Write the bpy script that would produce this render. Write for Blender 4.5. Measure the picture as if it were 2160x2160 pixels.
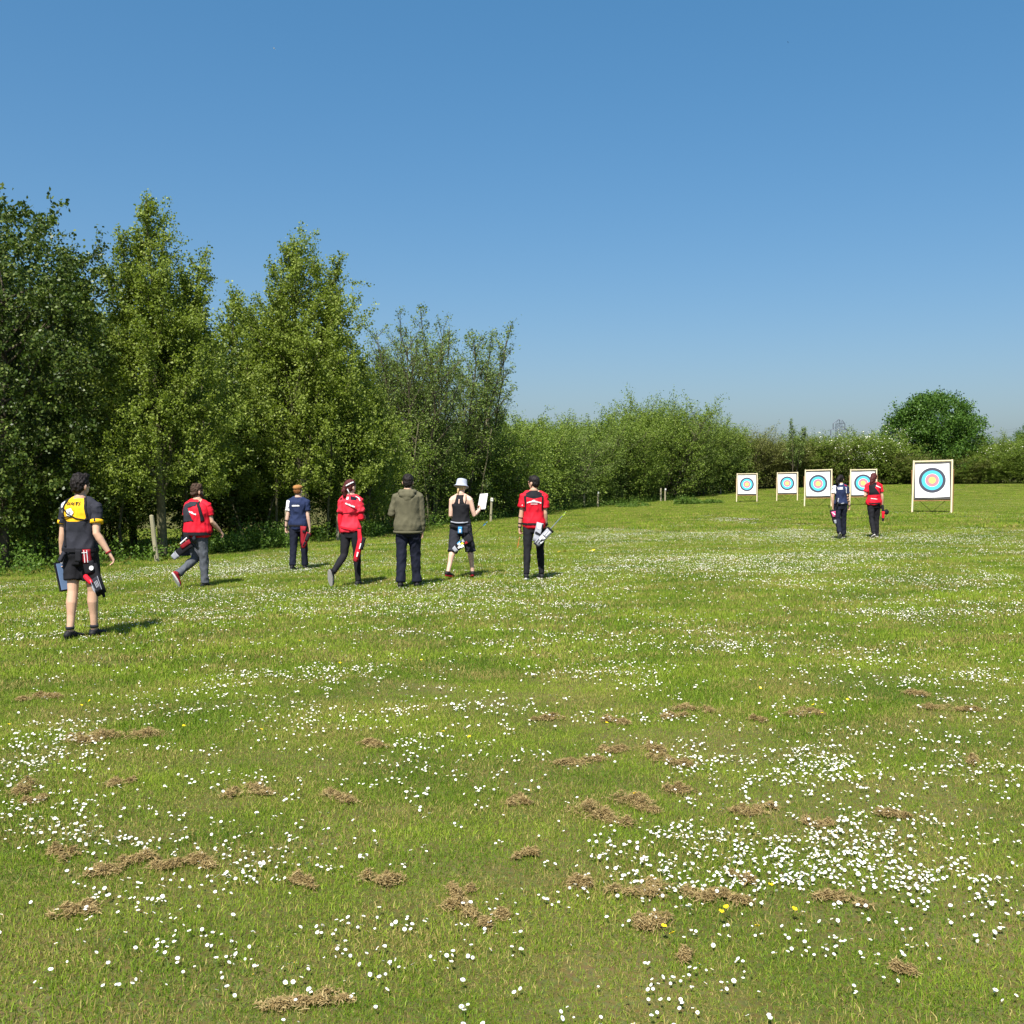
import bpy, bmesh, math, random
import numpy as np
from mathutils import Vector, Matrix, Euler, noise
from mathutils.bvhtree import BVHTree

R = math.radians
for o in list(bpy.data.objects):
    bpy.data.objects.remove(o)
scene = bpy.context.scene
C = scene.collection
PITCH = math.atan(90 / 2160)

# ------------------------------------------------------------------ camera
cd = bpy.data.cameras.new('camera')
cam = bpy.data.objects.new('camera', cd)
C.objects.link(cam)
cam.location = (0, 0, 1.8)
cam.rotation_euler = (math.pi / 2 - PITCH, 0, 0)
cd.sensor_width = 36
cd.lens = 36
cd.clip_start = 0.05
cd.clip_end = 6000
scene.camera = cam

# ------------------------------------------------------------------ sky, sun, exposure
SUN_EL, SUN_AZ = 55.0, 198.0          # azimuth clockwise from +Y
w = bpy.data.worlds.new('World')
scene.world = w
w.use_nodes = True
nt = w.node_tree
bg = nt.nodes['Background']
sky = nt.nodes.new('ShaderNodeTexSky')
sky.sky_type = 'NISHITA'
sky.sun_disc = False
sky.sun_elevation = R(SUN_EL)
sky.sun_rotation = R(SUN_AZ)
sky.altitude = 0
sky.air_density = 1.0
sky.dust_density = 2.0
sky.ozone_density = 6.0
hsv = nt.nodes.new('ShaderNodeHueSaturation')
hsv.inputs['Saturation'].default_value = 1.3
gam = nt.nodes.new('ShaderNodeGamma')
gam.inputs['Gamma'].default_value = 0.65
nt.links.new(sky.outputs[0], hsv.inputs['Color'])
tint = nt.nodes.new('ShaderNodeMixRGB')      # even white balance of the whole sky
tint.blend_type = 'MULTIPLY'
tint.inputs[0].default_value = 1
tint.inputs[2].default_value = (0.865, 0.930, 0.985, 1)
nt.links.new(hsv.outputs[0], gam.inputs[0])
nt.links.new(gam.outputs[0], tint.inputs[1])
nt.links.new(tint.outputs[0], bg.inputs[0])
bg.inputs[1].default_value = 0.1248
sl = bpy.data.lights.new('sun', 'SUN')
sl.energy = 4.6
sl.angle = R(0.53)
sl.color = (1.0, 0.955, 0.88)
sun = bpy.data.objects.new('sun', sl)
C.objects.link(sun)
az = R(SUN_AZ)
sdir = Vector((math.sin(az) * math.cos(R(SUN_EL)), math.cos(az) * math.cos(R(SUN_EL)), math.sin(R(SUN_EL))))
sun.rotation_euler = (-sdir).to_track_quat('-Z', 'Y').to_euler()
sun.location = (-10, -30, 40)
vs = scene.view_settings
vs.view_transform = 'Standard'
vs.look = 'None'
vs.exposure = 0.95
vs.gamma = 1
vs.use_curve_mapping = False
try:
    scene.cycles.max_bounces = 6
    scene.cycles.diffuse_bounces = 3
    scene.cycles.glossy_bounces = 2
    scene.cycles.transmission_bounces = 4
    scene.cycles.transparent_max_bounces = 4
except Exception:
    pass

# ------------------------------------------------------------------ helpers
def tag(o, label=None, cat=None, group=None, kind=None):
    if label: o['label'] = label
    if cat: o['category'] = cat
    if group: o['group'] = group
    if kind: o['kind'] = kind
    return o

def link(name, me, parent=None, mats=()):
    o = bpy.data.objects.new(name, me)
    C.objects.link(o)
    if parent is not None: o.parent = parent
    for m in mats: me.materials.append(m)
    return o

def empty(name, loc, rz=0.0):
    o = bpy.data.objects.new(name, None)
    C.objects.link(o)
    o.empty_display_size = 0.2
    o.location = loc
    o.rotation_euler = (0, 0, rz)
    return o

def bm_obj(name, bm, mats, parent=None, smooth=False):
    me = bpy.data.meshes.new(name)
    bm.normal_update()
    bm.to_mesh(me); bm.free()
    if smooth:
        for p in me.polygons: p.use_smooth = True
    if not isinstance(mats, (list, tuple)): mats = [mats]
    return link(name, me, parent, mats)

def np_mesh(name, V, F, n, col=None):
    """V (nv,3), F (nf,n) -> mesh; col (nv,4) point colours"""
    me = bpy.data.meshes.new(name)
    V = np.ascontiguousarray(V, dtype=np.float32); F = np.ascontiguousarray(F, dtype=np.int32)
    me.vertices.add(len(V)); me.vertices.foreach_set('co', V.ravel())
    me.loops.add(F.size); me.loops.foreach_set('vertex_index', F.ravel())
    me.polygons.add(len(F))
    me.polygons.foreach_set('loop_start', np.arange(0, F.size, n, dtype=np.int32))
    me.update(calc_edges=True)
    if col is not None:
        a = me.color_attributes.new('Col', 'FLOAT_COLOR', 'POINT')
        a.data.foreach_set('color', np.ascontiguousarray(col, dtype=np.float32).ravel())
    return me

def hash2(ix, iy, seed):
    h = (ix.astype(np.int64) * 374761393 + iy.astype(np.int64) * 668265263 + seed * 1442695041) & 0x7fffffff
    h = ((h ^ (h >> 13)) * 1274126177) & 0x7fffffff
    h = h ^ (h >> 16)
    return (h % 100003) / 100003.0

def vnoise(x, y, seed=0):
    x = np.asarray(x, float); y = np.asarray(y, float)
    ix = np.floor(x); iy = np.floor(y)
    fx = x - ix; fy = y - iy
    fx = fx * fx * (3 - 2 * fx); fy = fy * fy * (3 - 2 * fy)
    a = hash2(ix, iy, seed); b = hash2(ix + 1, iy, seed)
    c = hash2(ix, iy + 1, seed); d = hash2(ix + 1, iy + 1, seed)
    return (a * (1 - fx) + b * fx) * (1 - fy) + (c * (1 - fx) + d * fx) * fy

def fbm(x, y, seed=0, o=3):
    s = 0; a = 0.5; t = 0
    for i in range(o):
        s = s + a * vnoise(x * 2 ** i, y * 2 ** i, seed + 17 * i); t += a; a *= 0.5
    return s / t

def sstep(a, b, x):
    t = np.clip((x - a) / (b - a), 0, 1)
    return t * t * (3 - 2 * t)

# ------------------------------------------------------------------ materials
def new_mat(name):
    m = bpy.data.materials.new(name)
    m.use_nodes = True
    return m, m.node_tree, m.node_tree.nodes['Principled BSDF']

def plain(name, col, rough=0.8, var=0.18, scale=30, bump=0.0, bscale=120, spec=0.3, stretch=None):
    m, t, b = new_mat(name)
    n = t.nodes.new('ShaderNodeTexNoise'); n.inputs['Scale'].default_value = scale; n.inputs['Detail'].default_value = 4
    tc = t.nodes.new('ShaderNodeTexCoord')
    if stretch:
        mp = t.nodes.new('ShaderNodeMapping'); mp.inputs['Scale'].default_value = stretch
        t.links.new(tc.outputs['Object'], mp.inputs[0]); src = mp.outputs[0]
    else:
        src = tc.outputs['Object']
    t.links.new(src, n.inputs['Vector'])
    r = t.nodes.new('ShaderNodeValToRGB')
    r.color_ramp.elements[0].position = 0.3; r.color_ramp.elements[1].position = 0.7
    r.color_ramp.elements[0].color = tuple(c * (1 - var) for c in col) + (1,)
    r.color_ramp.elements[1].color = tuple(min(1, c * (1 + var)) for c in col) + (1,)
    t.links.new(n.outputs[0], r.inputs[0]); t.links.new(r.outputs[0], b.inputs['Base Color'])
    b.inputs['Roughness'].default_value = rough
    b.inputs['Specular IOR Level'].default_value = spec
    if bump:
        n2 = t.nodes.new('ShaderNodeTexNoise'); n2.inputs['Scale'].default_value = bscale; n2.inputs['Detail'].default_value = 3
        t.links.new(src, n2.inputs['Vector'])
        bp = t.nodes.new('ShaderNodeBump'); bp.inputs['Strength'].default_value = bump; bp.inputs['Distance'].default_value = 0.01
        t.links.new(n2.outputs[0], bp.inputs['Height']); t.links.new(bp.outputs[0], b.inputs['Normal'])
    return m

def leaf_mat(name, dark, mid, light, trans=0.3, rough=0.45):
    m, t, b = new_mat(name)
    a = t.nodes.new('ShaderNodeAttribute'); a.attribute_name = 'Col'
    s = t.nodes.new('ShaderNodeSeparateColor'); t.links.new(a.outputs['Color'], s.inputs[0])
    r = t.nodes.new('ShaderNodeValToRGB')
    e = r.color_ramp.elements
    e[0].color = dark + (1,); e[1].color = light + (1,)
    x = e.new(0.5); x.color = mid + (1,)
    t.links.new(s.outputs[0], r.inputs[0])
    t.links.new(r.outputs[0], b.inputs['Base Color'])
    b.inputs['Roughness'].default_value = rough
    b.inputs['Specular IOR Level'].default_value = 0.22
    tr = t.nodes.new('ShaderNodeBsdfTranslucent')
    hs = t.nodes.new('ShaderNodeMixRGB'); hs.blend_type = 'MULTIPLY'; hs.inputs[0].default_value = 1
    hs.inputs[2].default_value = (1.15, 1.25, 0.5, 1)
    t.links.new(r.outputs[0], hs.inputs[1]); t.links.new(hs.outputs[0], tr.inputs[0])
    mx = t.nodes.new('ShaderNodeMixShader'); mx.inputs[0].default_value = trans
    t.links.new(b.outputs[0], mx.inputs[1]); t.links.new(tr.outputs[0], mx.inputs[2])
    t.links.new(mx.outputs[0], t.nodes['Material Output'].inputs[0])
    return m

# ------------------------------------------------------------------ ground shape
_pts = np.array([(-4.63, 11.1, -.06), (-5.3, 17.3, -.2), (-4.4, 21, -.28), (-2.5, 16.6, -.08), (-1.7, 15.9, -.03),
    (-.9, 17.2, -.05), (.35, 17.3, -.06), (-8, 23, -.32), (-.9, 42, -.42), (4.6, 66, -.7), (10.6, 73, -.55), (15.8, 69, -.42),
    (17.7, 66, -.3), (15.5, 52, -.1), (17.8, 52, 0.0), (14.75, 36, .30), (9, 27, 0), (24, 85, .2), (42, 85, .38), (0, 3, 0), (-2.5, 5, 0), (2.5, 5, 0),
    (5, 10, 0.02), (0, 10, 0)])

def _basis(x, y):
    return np.stack([np.ones_like(x), x, y, x * y / 30, x * x / 30, y * y / 60, x * y * y / 3000], -1)
_co = np.linalg.lstsq(_basis(_pts[:, 0], _pts[:, 1]), _pts[:, 2], rcond=None)[0]
_res = _pts[:, 2] - _basis(_pts[:, 0], _pts[:, 1]) @ _co

def gz(x, y):
    x = np.asarray(x, float); y = np.asarray(y, float)
    xc = np.clip(x, -16, 44); yc = np.clip(y, 0, 88)
    base = _basis(xc, yc) @ _co
    sw = np.full(xc.shape, .12); sr = np.zeros(xc.shape)
    for (a_, b_, c_), r_ in zip(_pts, _res):
        w_ = np.exp(-((xc - a_) ** 2 + (yc - b_) ** 2) / (2 * (1.2 + b_ * .09) ** 2)); sw = sw + w_; sr = sr + w_ * r_
    base = base + sr / sw
    return base + 0.03 * (vnoise(x / 3.1, y / 3.1, 5) - 0.5) * sstep(60, 20, np.hypot(x, y)) 

def gzf(x, y): return float(gz(x, y))

def ray(px, py):
    u = (px - 1080) / 2160; v = (1080 - py) / 2160
    return Vector((u, math.cos(PITCH) + v * math.sin(PITCH), -math.sin(PITCH) + v * math.cos(PITCH)))

def gpx(px, py):
    """where the sight line through a photo pixel (2160 scale) meets the ground"""
    d = ray(px, py); t = 1.0; step = 0.25
    while t < 200:
        p = Vector((0, 0, 1.8)) + d * t
        if p.z < gzf(p.x, p.y): break
        t += step
    lo, hi = t - step, t
    for _ in range(20):
        m = (lo + hi) / 2; p = Vector((0, 0, 1.8)) + d * m
        if p.z < gzf(p.x, p.y): hi = m
        else: lo = m
    p = Vector((0, 0, 1.8)) + d * hi
    return Vector((p.x, p.y, gzf(p.x, p.y)))

def at(px, depth):
    x = (px - 1080) / 2160 * depth
    return Vector((x, depth, gzf(x, depth)))

def top_z(py, depth): return 1.8 + (990 - py) * depth / 2160

# ground sheet
xs = np.concatenate([[-2500, -900, -350, -160, -90], np.arange(-60, 81, 1.0), [110, 180, 400, 900, 2500]])
ys = np.concatenate([[-300, -80, -30, -12], np.arange(-6, 121, 1.0), [150, 200, 300, 450, 700, 1200, 3000]])
GX, GY = np.meshgrid(xs, ys)
GZ = gz(GX, GY)
nx, ny = len(xs), len(ys)
idx = np.arange(nx * ny).reshape(ny, nx)
F = np.stack([idx[:-1, :-1], idx[:-1, 1:], idx[1:, 1:], idx[1:, :-1]], -1).reshape(-1, 4)
me = np_mesh('ground', np.stack([GX, GY, GZ], -1).reshape(-1, 3), F, 4)
for p in me.polygons: p.use_smooth = True
gm, t, b = new_mat('soil_and_thatch')
geo = t.nodes.new('ShaderNodeNewGeometry')
n1 = t.nodes.new('ShaderNodeTexNoise'); n1.inputs['Scale'].default_value = 0.8; n1.inputs['Detail'].default_value = 5
n2 = t.nodes.new('ShaderNodeTexNoise'); n2.inputs['Scale'].default_value = 40; n2.inputs['Detail'].default_value = 4
r1 = t.nodes.new('ShaderNodeValToRGB')
r1.color_ramp.elements[0].position = .35; r1.color_ramp.elements[1].position = .68
r1.color_ramp.elements[0].color = (0.095, 0.110, 0.022, 1); r1.color_ramp.elements[1].color = (0.19, 0.16, 0.06, 1)
mxx = t.nodes.new('ShaderNodeMixRGB'); mxx.blend_type = 'MULTIPLY'; mxx.inputs[0].default_value = .7
for n in (n1, n2): t.links.new(geo.outputs['Position'], n.inputs['Vector'])
t.links.new(n1.outputs[0], r1.inputs[0]); t.links.new(r1.outputs[0], mxx.inputs[1]); t.links.new(n2.outputs[1], mxx.inputs[2])
t.links.new(mxx.outputs[0], b.inputs['Base Color']); b.inputs['Roughness'].default_value = 1
b.inputs['Specular IOR Level'].default_value = 0.1
tag(link('ground', me, None, [gm]), kind='structure')

# ------------------------------------------------------------------ geometry-node scatter
def scatter(name, P, rot, scl, vid, sources, mats_label, parent=None):
    """one object whose vertices carry instances of the source meshes"""
    me = bpy.data.meshes.new(name)
    me.vertices.add(len(P)); me.vertices.foreach_set('co', np.ascontiguousarray(P, dtype=np.float32).ravel())
    a = me.attributes.new('rot', 'FLOAT_VECTOR', 'POINT'); a.data.foreach_set('vector', np.ascontiguousarray(rot, dtype=np.float32).ravel())
    a = me.attributes.new('scl', 'FLOAT', 'POINT'); a.data.foreach_set('value', np.ascontiguousarray(scl, dtype=np.float32))
    a = me.attributes.new('vid', 'INT', 'POINT'); a.data.foreach_set('value', np.ascontiguousarray(vid, dtype=np.int32))
    me.update()
    o = link(name, me)
    col = bpy.data.collections.new(name + '_sources')
    for i, s in enumerate(sources):
        so = bpy.data.objects.new('%s_%02d' % (name, i), s); col.objects.link(so)
    g = bpy.data.node_groups.new(name, 'GeometryNodeTree')
    g.interface.new_socket('Geometry', in_out='INPUT', socket_type='NodeSocketGeometry')
    g.interface.new_socket('Geometry', in_out='OUTPUT', socket_type='NodeSocketGeometry')
    N = g.nodes; L = g.links
    gi = N.new('NodeGroupInput'); go = N.new('NodeGroupOutput')
    ci = N.new('GeometryNodeCollectionInfo'); ci.inputs['Collection'].default_value = col
    ci.inputs['Separate Children'].default_value = True; ci.inputs['Reset Children'].default_value = True
    ip = N.new('GeometryNodeInstanceOnPoints'); ip.inputs['Pick Instance'].default_value = True
    def na(nm, ty):
        q = N.new('GeometryNodeInputNamedAttribute'); q.data_type = ty; q.inputs[0].default_value = nm
        return q.outputs['Attribute']
    e2r = N.new('FunctionNodeEulerToRotation')
    L.new(na('rot', 'FLOAT_VECTOR'), e2r.inputs[0])
    L.new(gi.outputs[0], ip.inputs['Points']); L.new(ci.outputs[0], ip.inputs['Instance'])
    L.new(na('vid', 'INT'), ip.inputs['Instance Index']); L.new(e2r.outputs[0], ip.inputs['Rotation'])
    L.new(na('scl', 'FLOAT'), ip.inputs['Scale']); L.new(ip.outputs[0], go.inputs[0])
    md = o.modifiers.new('scatter', 'NODES'); md.node_group = g
    return o

# ------------------------------------------------------------------ grass
def grass_mat(name):
    m, t, b = new_mat(name)
    a = t.nodes.new('ShaderNodeAttribute'); a.attribute_name = 'Col'
    s = t.nodes.new('ShaderNodeSeparateColor'); t.links.new(a.outputs['Color'], s.inputs[0])
    geo = t.nodes.new('ShaderNodeNewGeometry')
    def nz(scale, det, sy=1.0):
        mp = t.nodes.new('ShaderNodeMapping'); mp.inputs['Scale'].default_value = (1, sy, 0)
        t.links.new(geo.outputs['Position'], mp.inputs[0])
        n = t.nodes.new('ShaderNodeTexNoise'); n.inputs['Scale'].default_value = scale; n.inputs['Detail'].default_value = det
        t.links.new(mp.outputs[0], n.inputs['Vector']); return n.outputs[0]
    def mth(op, a_, b_):
        q = t.nodes.new('ShaderNodeMath'); q.operation = op
        for i, v in enumerate((a_, b_)):
            if isinstance(v, (int, float)): q.inputs[i].default_value = v
            else: t.links.new(v, q.inputs[i])
        return q.outputs[0]
    green = t.nodes.new('ShaderNodeValToRGB')
    e = green.color_ramp.elements
    e[0].color = (0.045, 0.115, 0.006, 1); e[1].color = (0.315, 0.400, 0.036, 1)
    x = e.new(0.5); x.color = (0.142, 0.228, 0.012, 1)
    patch = nz(0.55, 4, 1.7)
    t.links.new(mth('ADD', mth('MULTIPLY', s.outputs[0], 0.62), mth('MULTIPLY', mth('SUBTRACT', patch, 0.36), 1.5)), green.inputs[0])
    tan = t.nodes.new('ShaderNodeValToRGB')
    tan.color_ramp.elements[0].color = (0.20, 0.165, 0.040, 1); tan.color_ramp.elements[1].color = (0.47, 0.39, 0.13, 1)
    t.links.new(s.outputs[2], tan.inputs[0])
    # share of dead blades follows patches of thatch
    th = nz(1.1, 5, 1.6)
    thr = t.nodes.new('ShaderNodeMapRange'); thr.inputs['From Min'].default_value = 0.42; thr.inputs['From Max'].default_value = 0.70
    thr.inputs['To Min'].default_value = 0.07; thr.inputs['To Max'].default_value = 0.62
    t.links.new(th, thr.inputs['Value'])
    dead = mth('LESS_THAN', s.outputs[1], thr.outputs[0])
    mx = t.nodes.new('ShaderNodeMixRGB'); t.links.new(dead, mx.inputs[0])
    t.links.new(green.outputs[0], mx.inputs[1]); t.links.new(tan.outputs[0], mx.inputs[2])
    t.links.new(mx.outputs[0], b.inputs['Base Color'])
    b.inputs['Roughness'].default_value = 0.6; b.inputs['Specular IOR Level'].default_value = 0.25
    tr = t.nodes.new('ShaderNodeBsdfTranslucent'); t.links.new(mx.outputs[0], tr.inputs[0])
    ms = t.nodes.new('ShaderNodeMixShader'); ms.inputs[0].default_value = 0.2
    t.links.new(b.outputs[0], ms.inputs[1]); t.links.new(tr.outputs[0], ms.inputs[2])
    t.links.new(ms.outputs[0], t.nodes['Material Output'].inputs[0])
    return m
M_grass = grass_mat('grass_blades')

def blade_tile(size, n, h0, h1, w0, w1, seed, lean=0.9, flat=0.2):
    rg = np.random.default_rng(seed)
    P = np.stack([rg.uniform(-size / 2, size / 2, n), rg.uniform(-size / 2, size / 2, n), np.full(n, -0.012)], -1)
    h = rg.uniform(h0, h1, n); wd = rg.uniform(w0, w1, n)
    azm = rg.uniform(0, 2 * np.pi, n); ln = np.abs(rg.normal(0, 0.42, n)) * lean
    fl = rg.random(n) < flat
    ln = np.where(fl, rg.uniform(1.0, 1.45, n), np.clip(ln, 0, 1.2))
    d1 = np.stack([np.cos(azm) * np.sin(ln * .6), np.sin(azm) * np.sin(ln * .6), np.cos(ln * .6)], -1)
    l2 = np.clip(ln * 1.5 + .15, 0, 1.7)
    d2 = np.stack([np.cos(azm) * np.sin(l2), np.sin(azm) * np.sin(l2), np.cos(l2)], -1)
    fa = rg.uniform(0, 2 * np.pi, n)
    sd = np.stack([np.cos(fa), np.sin(fa), np.zeros(n)], -1) * wd[:, None] / 2
    a = P + d1 * (h * .55)[:, None]; tip = a + d2 * (h * .5)[:, None]
    V = np.stack([P - sd, P + sd, a + sd * .8, a - sd * .8, tip + sd * .12, tip - sd * .12], 1).reshape(-1, 3)
    k = np.arange(n)[:, None] * 6
    F = np.concatenate([k + [0, 1, 2, 3], k + [3, 2, 4, 5]], 0)
    c = np.stack([rg.random(n), rg.random(n), rg.random(n), np.ones(n)], -1)
    me = np_mesh('grass_tile', V, F, 4, np.repeat(c, 6, 0))
    me.materials.append(M_grass)
    return me

rng = np.random.default_rng(7)
def field_points(y0, y1, step, margin=1.0):
    out = []
    yy = np.arange(y0, y1, step)
    for y in yy:
        hw = 0.53 * y + margin
        x = np.arange(-hw, hw, step)
        out.append(np.stack([x, np.full(len(x), y)], -1))
    P = np.concatenate(out)
    P = P + rng.uniform(-.5, .5, P.shape) * step
    return P
tiles_near = [blade_tile(0.62, 2300, .013, .044, .0019, .0038, 10 + i, 1.35, .40) for i in range(6)]
tiles_mid = [blade_tile(1.3, 3000, .020, .055, .004, .0070, 30 + i, 1.2, .3) for i in range(5)]
tiles_far = [blade_tile(2.9, 8500, .03, .06, .010, .016, 50 + i) for i in range(5)]
P1 = field_points(1.2, 9.5, 0.27, 2.2); P2 = field_points(9.3, 32, .6, 4); P3 = field_points(31, 100, 1.35, 8)
def zs(P, sc):
    return np.concatenate([P, gz(P[:, 0], P[:, 1])[:, None]], 1)
PP = np.concatenate([zs(P1, 1), zs(P2, 1), zs(P3, 1)])
vid = np.concatenate([rng.integers(0, 6, len(P1)), 6 + rng.integers(0, 5, len(P2)), 11 + rng.integers(0, 5, len(P3))])
rot = np.zeros((len(PP), 3)); rot[:, 2] = rng.uniform(0, 6.28, len(PP))
scl = rng.uniform(.9, 1.1, len(PP)) * (0.50 + 1.05 * fbm(PP[:, 0] / .8, PP[:, 1] / .55, 21, 2))
g = scatter('grass', PP, rot, scl, vid, tiles_near + tiles_mid + tiles_far, None)
tag(g, 'short mown green grass of the field', 'grass', kind='stuff')

# ------------------------------------------------------------------ daisies and buttercups
M_petal = plain('petal_white', (0.80, 0.80, 0.76), 0.6, .05)
M_disc = plain('daisy_yellow', (0.75, 0.50, 0.03), 0.7, .1)
M_butter = plain('buttercup_yellow', (0.85, 0.60, 0.01), 0.3, .08, spec=.5)
M_stem = plain('flower_stem', (0.10, 0.17, 0.03), 0.7)

def daisy_mesh(nm, r, hgt, cup, seed, petals=11, m1=None):
    rg = random.Random(seed)
    bm = bmesh.new()
    # stem
    ps = [Vector((0, 0, -.01)), Vector((.002, .001, hgt * .5)), Vector((0, 0, hgt))]
    for i in range(2):
        a, b_ = ps[i], ps[i + 1]
        q = [bm.verts.new(a + Vector((s * .0011, c * .0011, 0))) for s, c in ((1, 0), (-.5, .87), (-.5, -.87))]
        q2 = [bm.verts.new(b_ + Vector((s * .0011, c * .0011, 0))) for s, c in ((1, 0), (-.5, .87), (-.5, -.87))]
        for j in range(3):
            f = bm.faces.new((q[j], q[(j + 1) % 3], q2[(j + 1) % 3], q2[j])); f.material_index = 1
    c = bm.verts.new((0, 0, hgt + .0005))
    ring = []
    for k in range(petals * 2):
        a = math.pi * k / petals
        rr = r * (rg.uniform(.92, 1.06) if k % 2 == 0 else .80)
        ring.append(bm.verts.new((math.cos(a) * rr, math.sin(a) * rr, hgt + cup * rr * rg.uniform(.7, 1.3))))
    for k in range(len(ring)):
        bm.faces.new((c, ring[k], ring[(k + 1) % len(ring)]))
    me = bpy.data.meshes.new(nm); bm.to_mesh(me); bm.free()
    me.materials.append(m1 or M_petal); me.materials.append(M_stem)
    return me

def disc_mesh(nm, r, hgt):
    bm = bmesh.new()
    bmesh.ops.create_uvsphere(bm, u_segments=7, v_segments=4, radius=r, matrix=Matrix.Translation((0, 0, hgt)) @ Matrix.Diagonal((1, 1, .5, 1)))
    me = bpy.data.meshes.new(nm); bm.to_mesh(me); bm.free(); me.materials.append(M_disc)
    return me
DM = [daisy_mesh('daisy', .0108 * s, .044 * h, c, i) for i, (s, h, c) in enumerate([(1, 1, .25), (.92, 1.1, .4), (1.08, .95, .1), (.85, .9, .6), (1, 1.15, .15)])]
DD = [disc_mesh('flower_centre', .0036, .044 * h + .0013) for h in (1, 1.1, .95, .9, 1.15)]

def far_daisy(i):
    """flower of the mass: petals, centre and stem in one mesh"""
    bm = bmesh.new(); bm.from_mesh(DM[i]); n0 = len(bm.faces); bm.from_mesh(DD[i])
    bm.faces.ensure_lookup_table()
    for f in bm.faces[n0:]: f.material_index = 2
    me = bpy.data.meshes.new('daisy_mass'); bm.to_mesh(me); bm.free()
    for m in (M_petal, M_stem, M_disc): me.materials.append(m)
    return me

# density of daisies over the field, from the drifts in the photograph (centre and half-size in photo pixels, flowers per square metre)
K = 2160 / 1932
drifts = [(1350, 1620, 240, 40, 330), (1560, 1625, 150, 45, 330), (1700, 1650, 130, 45, 300), (1850, 1680, 110, 50, 240), (1500, 1690, 160, 30, 200),
          (1250, 1590, 120, 25, 200), (1800, 1590, 120, 30, 170), (1500, 1460, 220, 35, 170), (1700, 1430, 220, 50, 160), (1380, 1420, 140, 30, 110), (1180, 1410, 90, 14, 90),
          (1150, 1270, 110, 14, 140), (1250, 1290, 80, 12, 120), (560, 1280, 140, 12, 260), (640, 1265, 80, 8, 240), (450, 1300, 60, 10, 150), (100, 1400, 90, 30, 130), (60, 1450, 70, 25, 150), (330, 1330, 220, 25, 60),
          (450, 1650, 90, 22, 230), (560, 1640, 50, 14, 200), (130, 1590, 100, 16, 170), (230, 1600, 90, 14, 120), (560, 1760, 120, 30, 60), (800, 1770, 60, 25, 90), (270, 1770, 70, 22, 90),
          (350, 1800, 90, 26, 110), (980, 1885, 70, 18, 150), (880, 1775, 90, 20, 60), (1020, 1800, 50, 14, 90), (170, 1830, 50, 14, 100), (1360, 1850, 40, 12, 60), (1650, 1800, 180, 35, 90),
          (480, 1490, 110, 10, 130), (820, 1460, 70, 14, 90), (700, 1350, 200, 25, 60), (940, 1345, 60, 12, 90),
          (280, 1078, 330, 12, 420), (60, 1100, 90, 9, 560), (480, 1075, 90, 10, 420), (80, 1165, 110, 9, 300), (420, 1120, 120, 10, 200),
          (1330, 1058, 170, 9, 620), (1430, 1075, 150, 8, 420), (1600, 1050, 120, 7, 420), (1560, 1105, 120, 10, 260), (1740, 1100, 90, 14, 330), (1850, 1280, 60, 14, 200), (1690, 1165, 120, 10, 200), (1300, 985, 200, 12, 220), (1150, 1010, 160, 14, 200),
          (1500, 1010, 200, 12, 200), (1750, 1015, 150, 12, 180), (880, 1130, 160, 20, 160), (1000, 1090, 170, 18, 220), (620, 1130, 180, 22, 160)]
DP = []
for cx, cy, rx, ry, dn in drifts:
    g0 = gpx(cx * K, cy * K); gl = gpx((cx - rx) * K, cy * K); gb = gpx(cx * K, (cy - ry) * K)
    DP.append((g0.x, g0.y, abs(g0.x - gl.x), abs(gb.y - g0.y), dn))

def tree_edge(x):
    """y of the mown edge along the trees for a given x"""
    return np.interp(x, [-14, -8.5, -4.5, -1, 2, 5, 10.6, 15, 20, 60], [15, 22, 31, 41, 53, 64, 72, 80, 86, 86])

def dens(x, y):
    d = np.hypot(x, y)
    n1 = fbm(x / .55, y / .32, 3, 2); n2 = fbm(x / 2.6, y / 1.6, 9, 3); n3 = vnoise(x / 9, y / 6, 14)
    base = 95 * sstep(.38, .80, n1) * sstep(.28, .66, n2) * (.5 + n3)
    prof = np.interp(d, [3, 5, 6.5, 9, 11, 13, 16, 24, 40, 60, 80], [1.5, 1.6, 1.7, 1.8, 1.9, 2.5, 3.4, 2.8, 1.9, 1.2, .8])
    rgt = 1 + .5 * sstep(-.1, .35, x / np.maximum(y, 1))
    v = base * prof * rgt + np.interp(d, [3, 12, 16, 80], [16, 18, 26, 18])
    cl = sstep(.30, .62, fbm(x / .28, y / .2, 31, 2))
    for cx, cy, rx, ry, dn in DP:
        q = ((x - cx) / rx) ** 2 + ((y - cy) / ry) ** 2
        v = v + dn * (.19 if cy > 1520 else .42 if cy > 1230 else (2.2 if cx < 600 else .6)) * np.exp(-q * (.75 if cy > 1230 else 1.3)) * (.15 + .85 * cl)
    edge = tree_edge(x) - y
    return v * sstep(.4, 2.2, edge)
N = 1500000
yy = np.sqrt(rng.uniform(2.4 ** 2, 78 ** 2, N)); xx = rng.uniform(-1, 1, N) * (.53 * yy + 1.5)
area = .53 * (78 ** 2 - 2.4 ** 2)
cap = 700.0
keep = rng.random(N) < np.minimum(dens(xx, yy), cap) * area / N * (.53 * yy + 1.5) / (.53 * yy)
# thin candidates near the camera are oversampled for detail
xx, yy = xx[keep], yy[keep]
N2 = 120000
y2 = np.sqrt(rng.uniform(2.4 ** 2, 9 ** 2, N2)); x2 = rng.uniform(-1, 1, N2) * (.53 * y2 + 1.5)
near = rng.random(N2) < np.minimum(dens(x2, y2), cap) * (.53 * (81 - 5.8)) / N2 * (.53 * y2 + 1.5) / (.53 * y2)
far = yy >= 9
xx = np.concatenate([x2[near], xx[far]]); yy = np.concatenate([y2[near], yy[far]])
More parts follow.
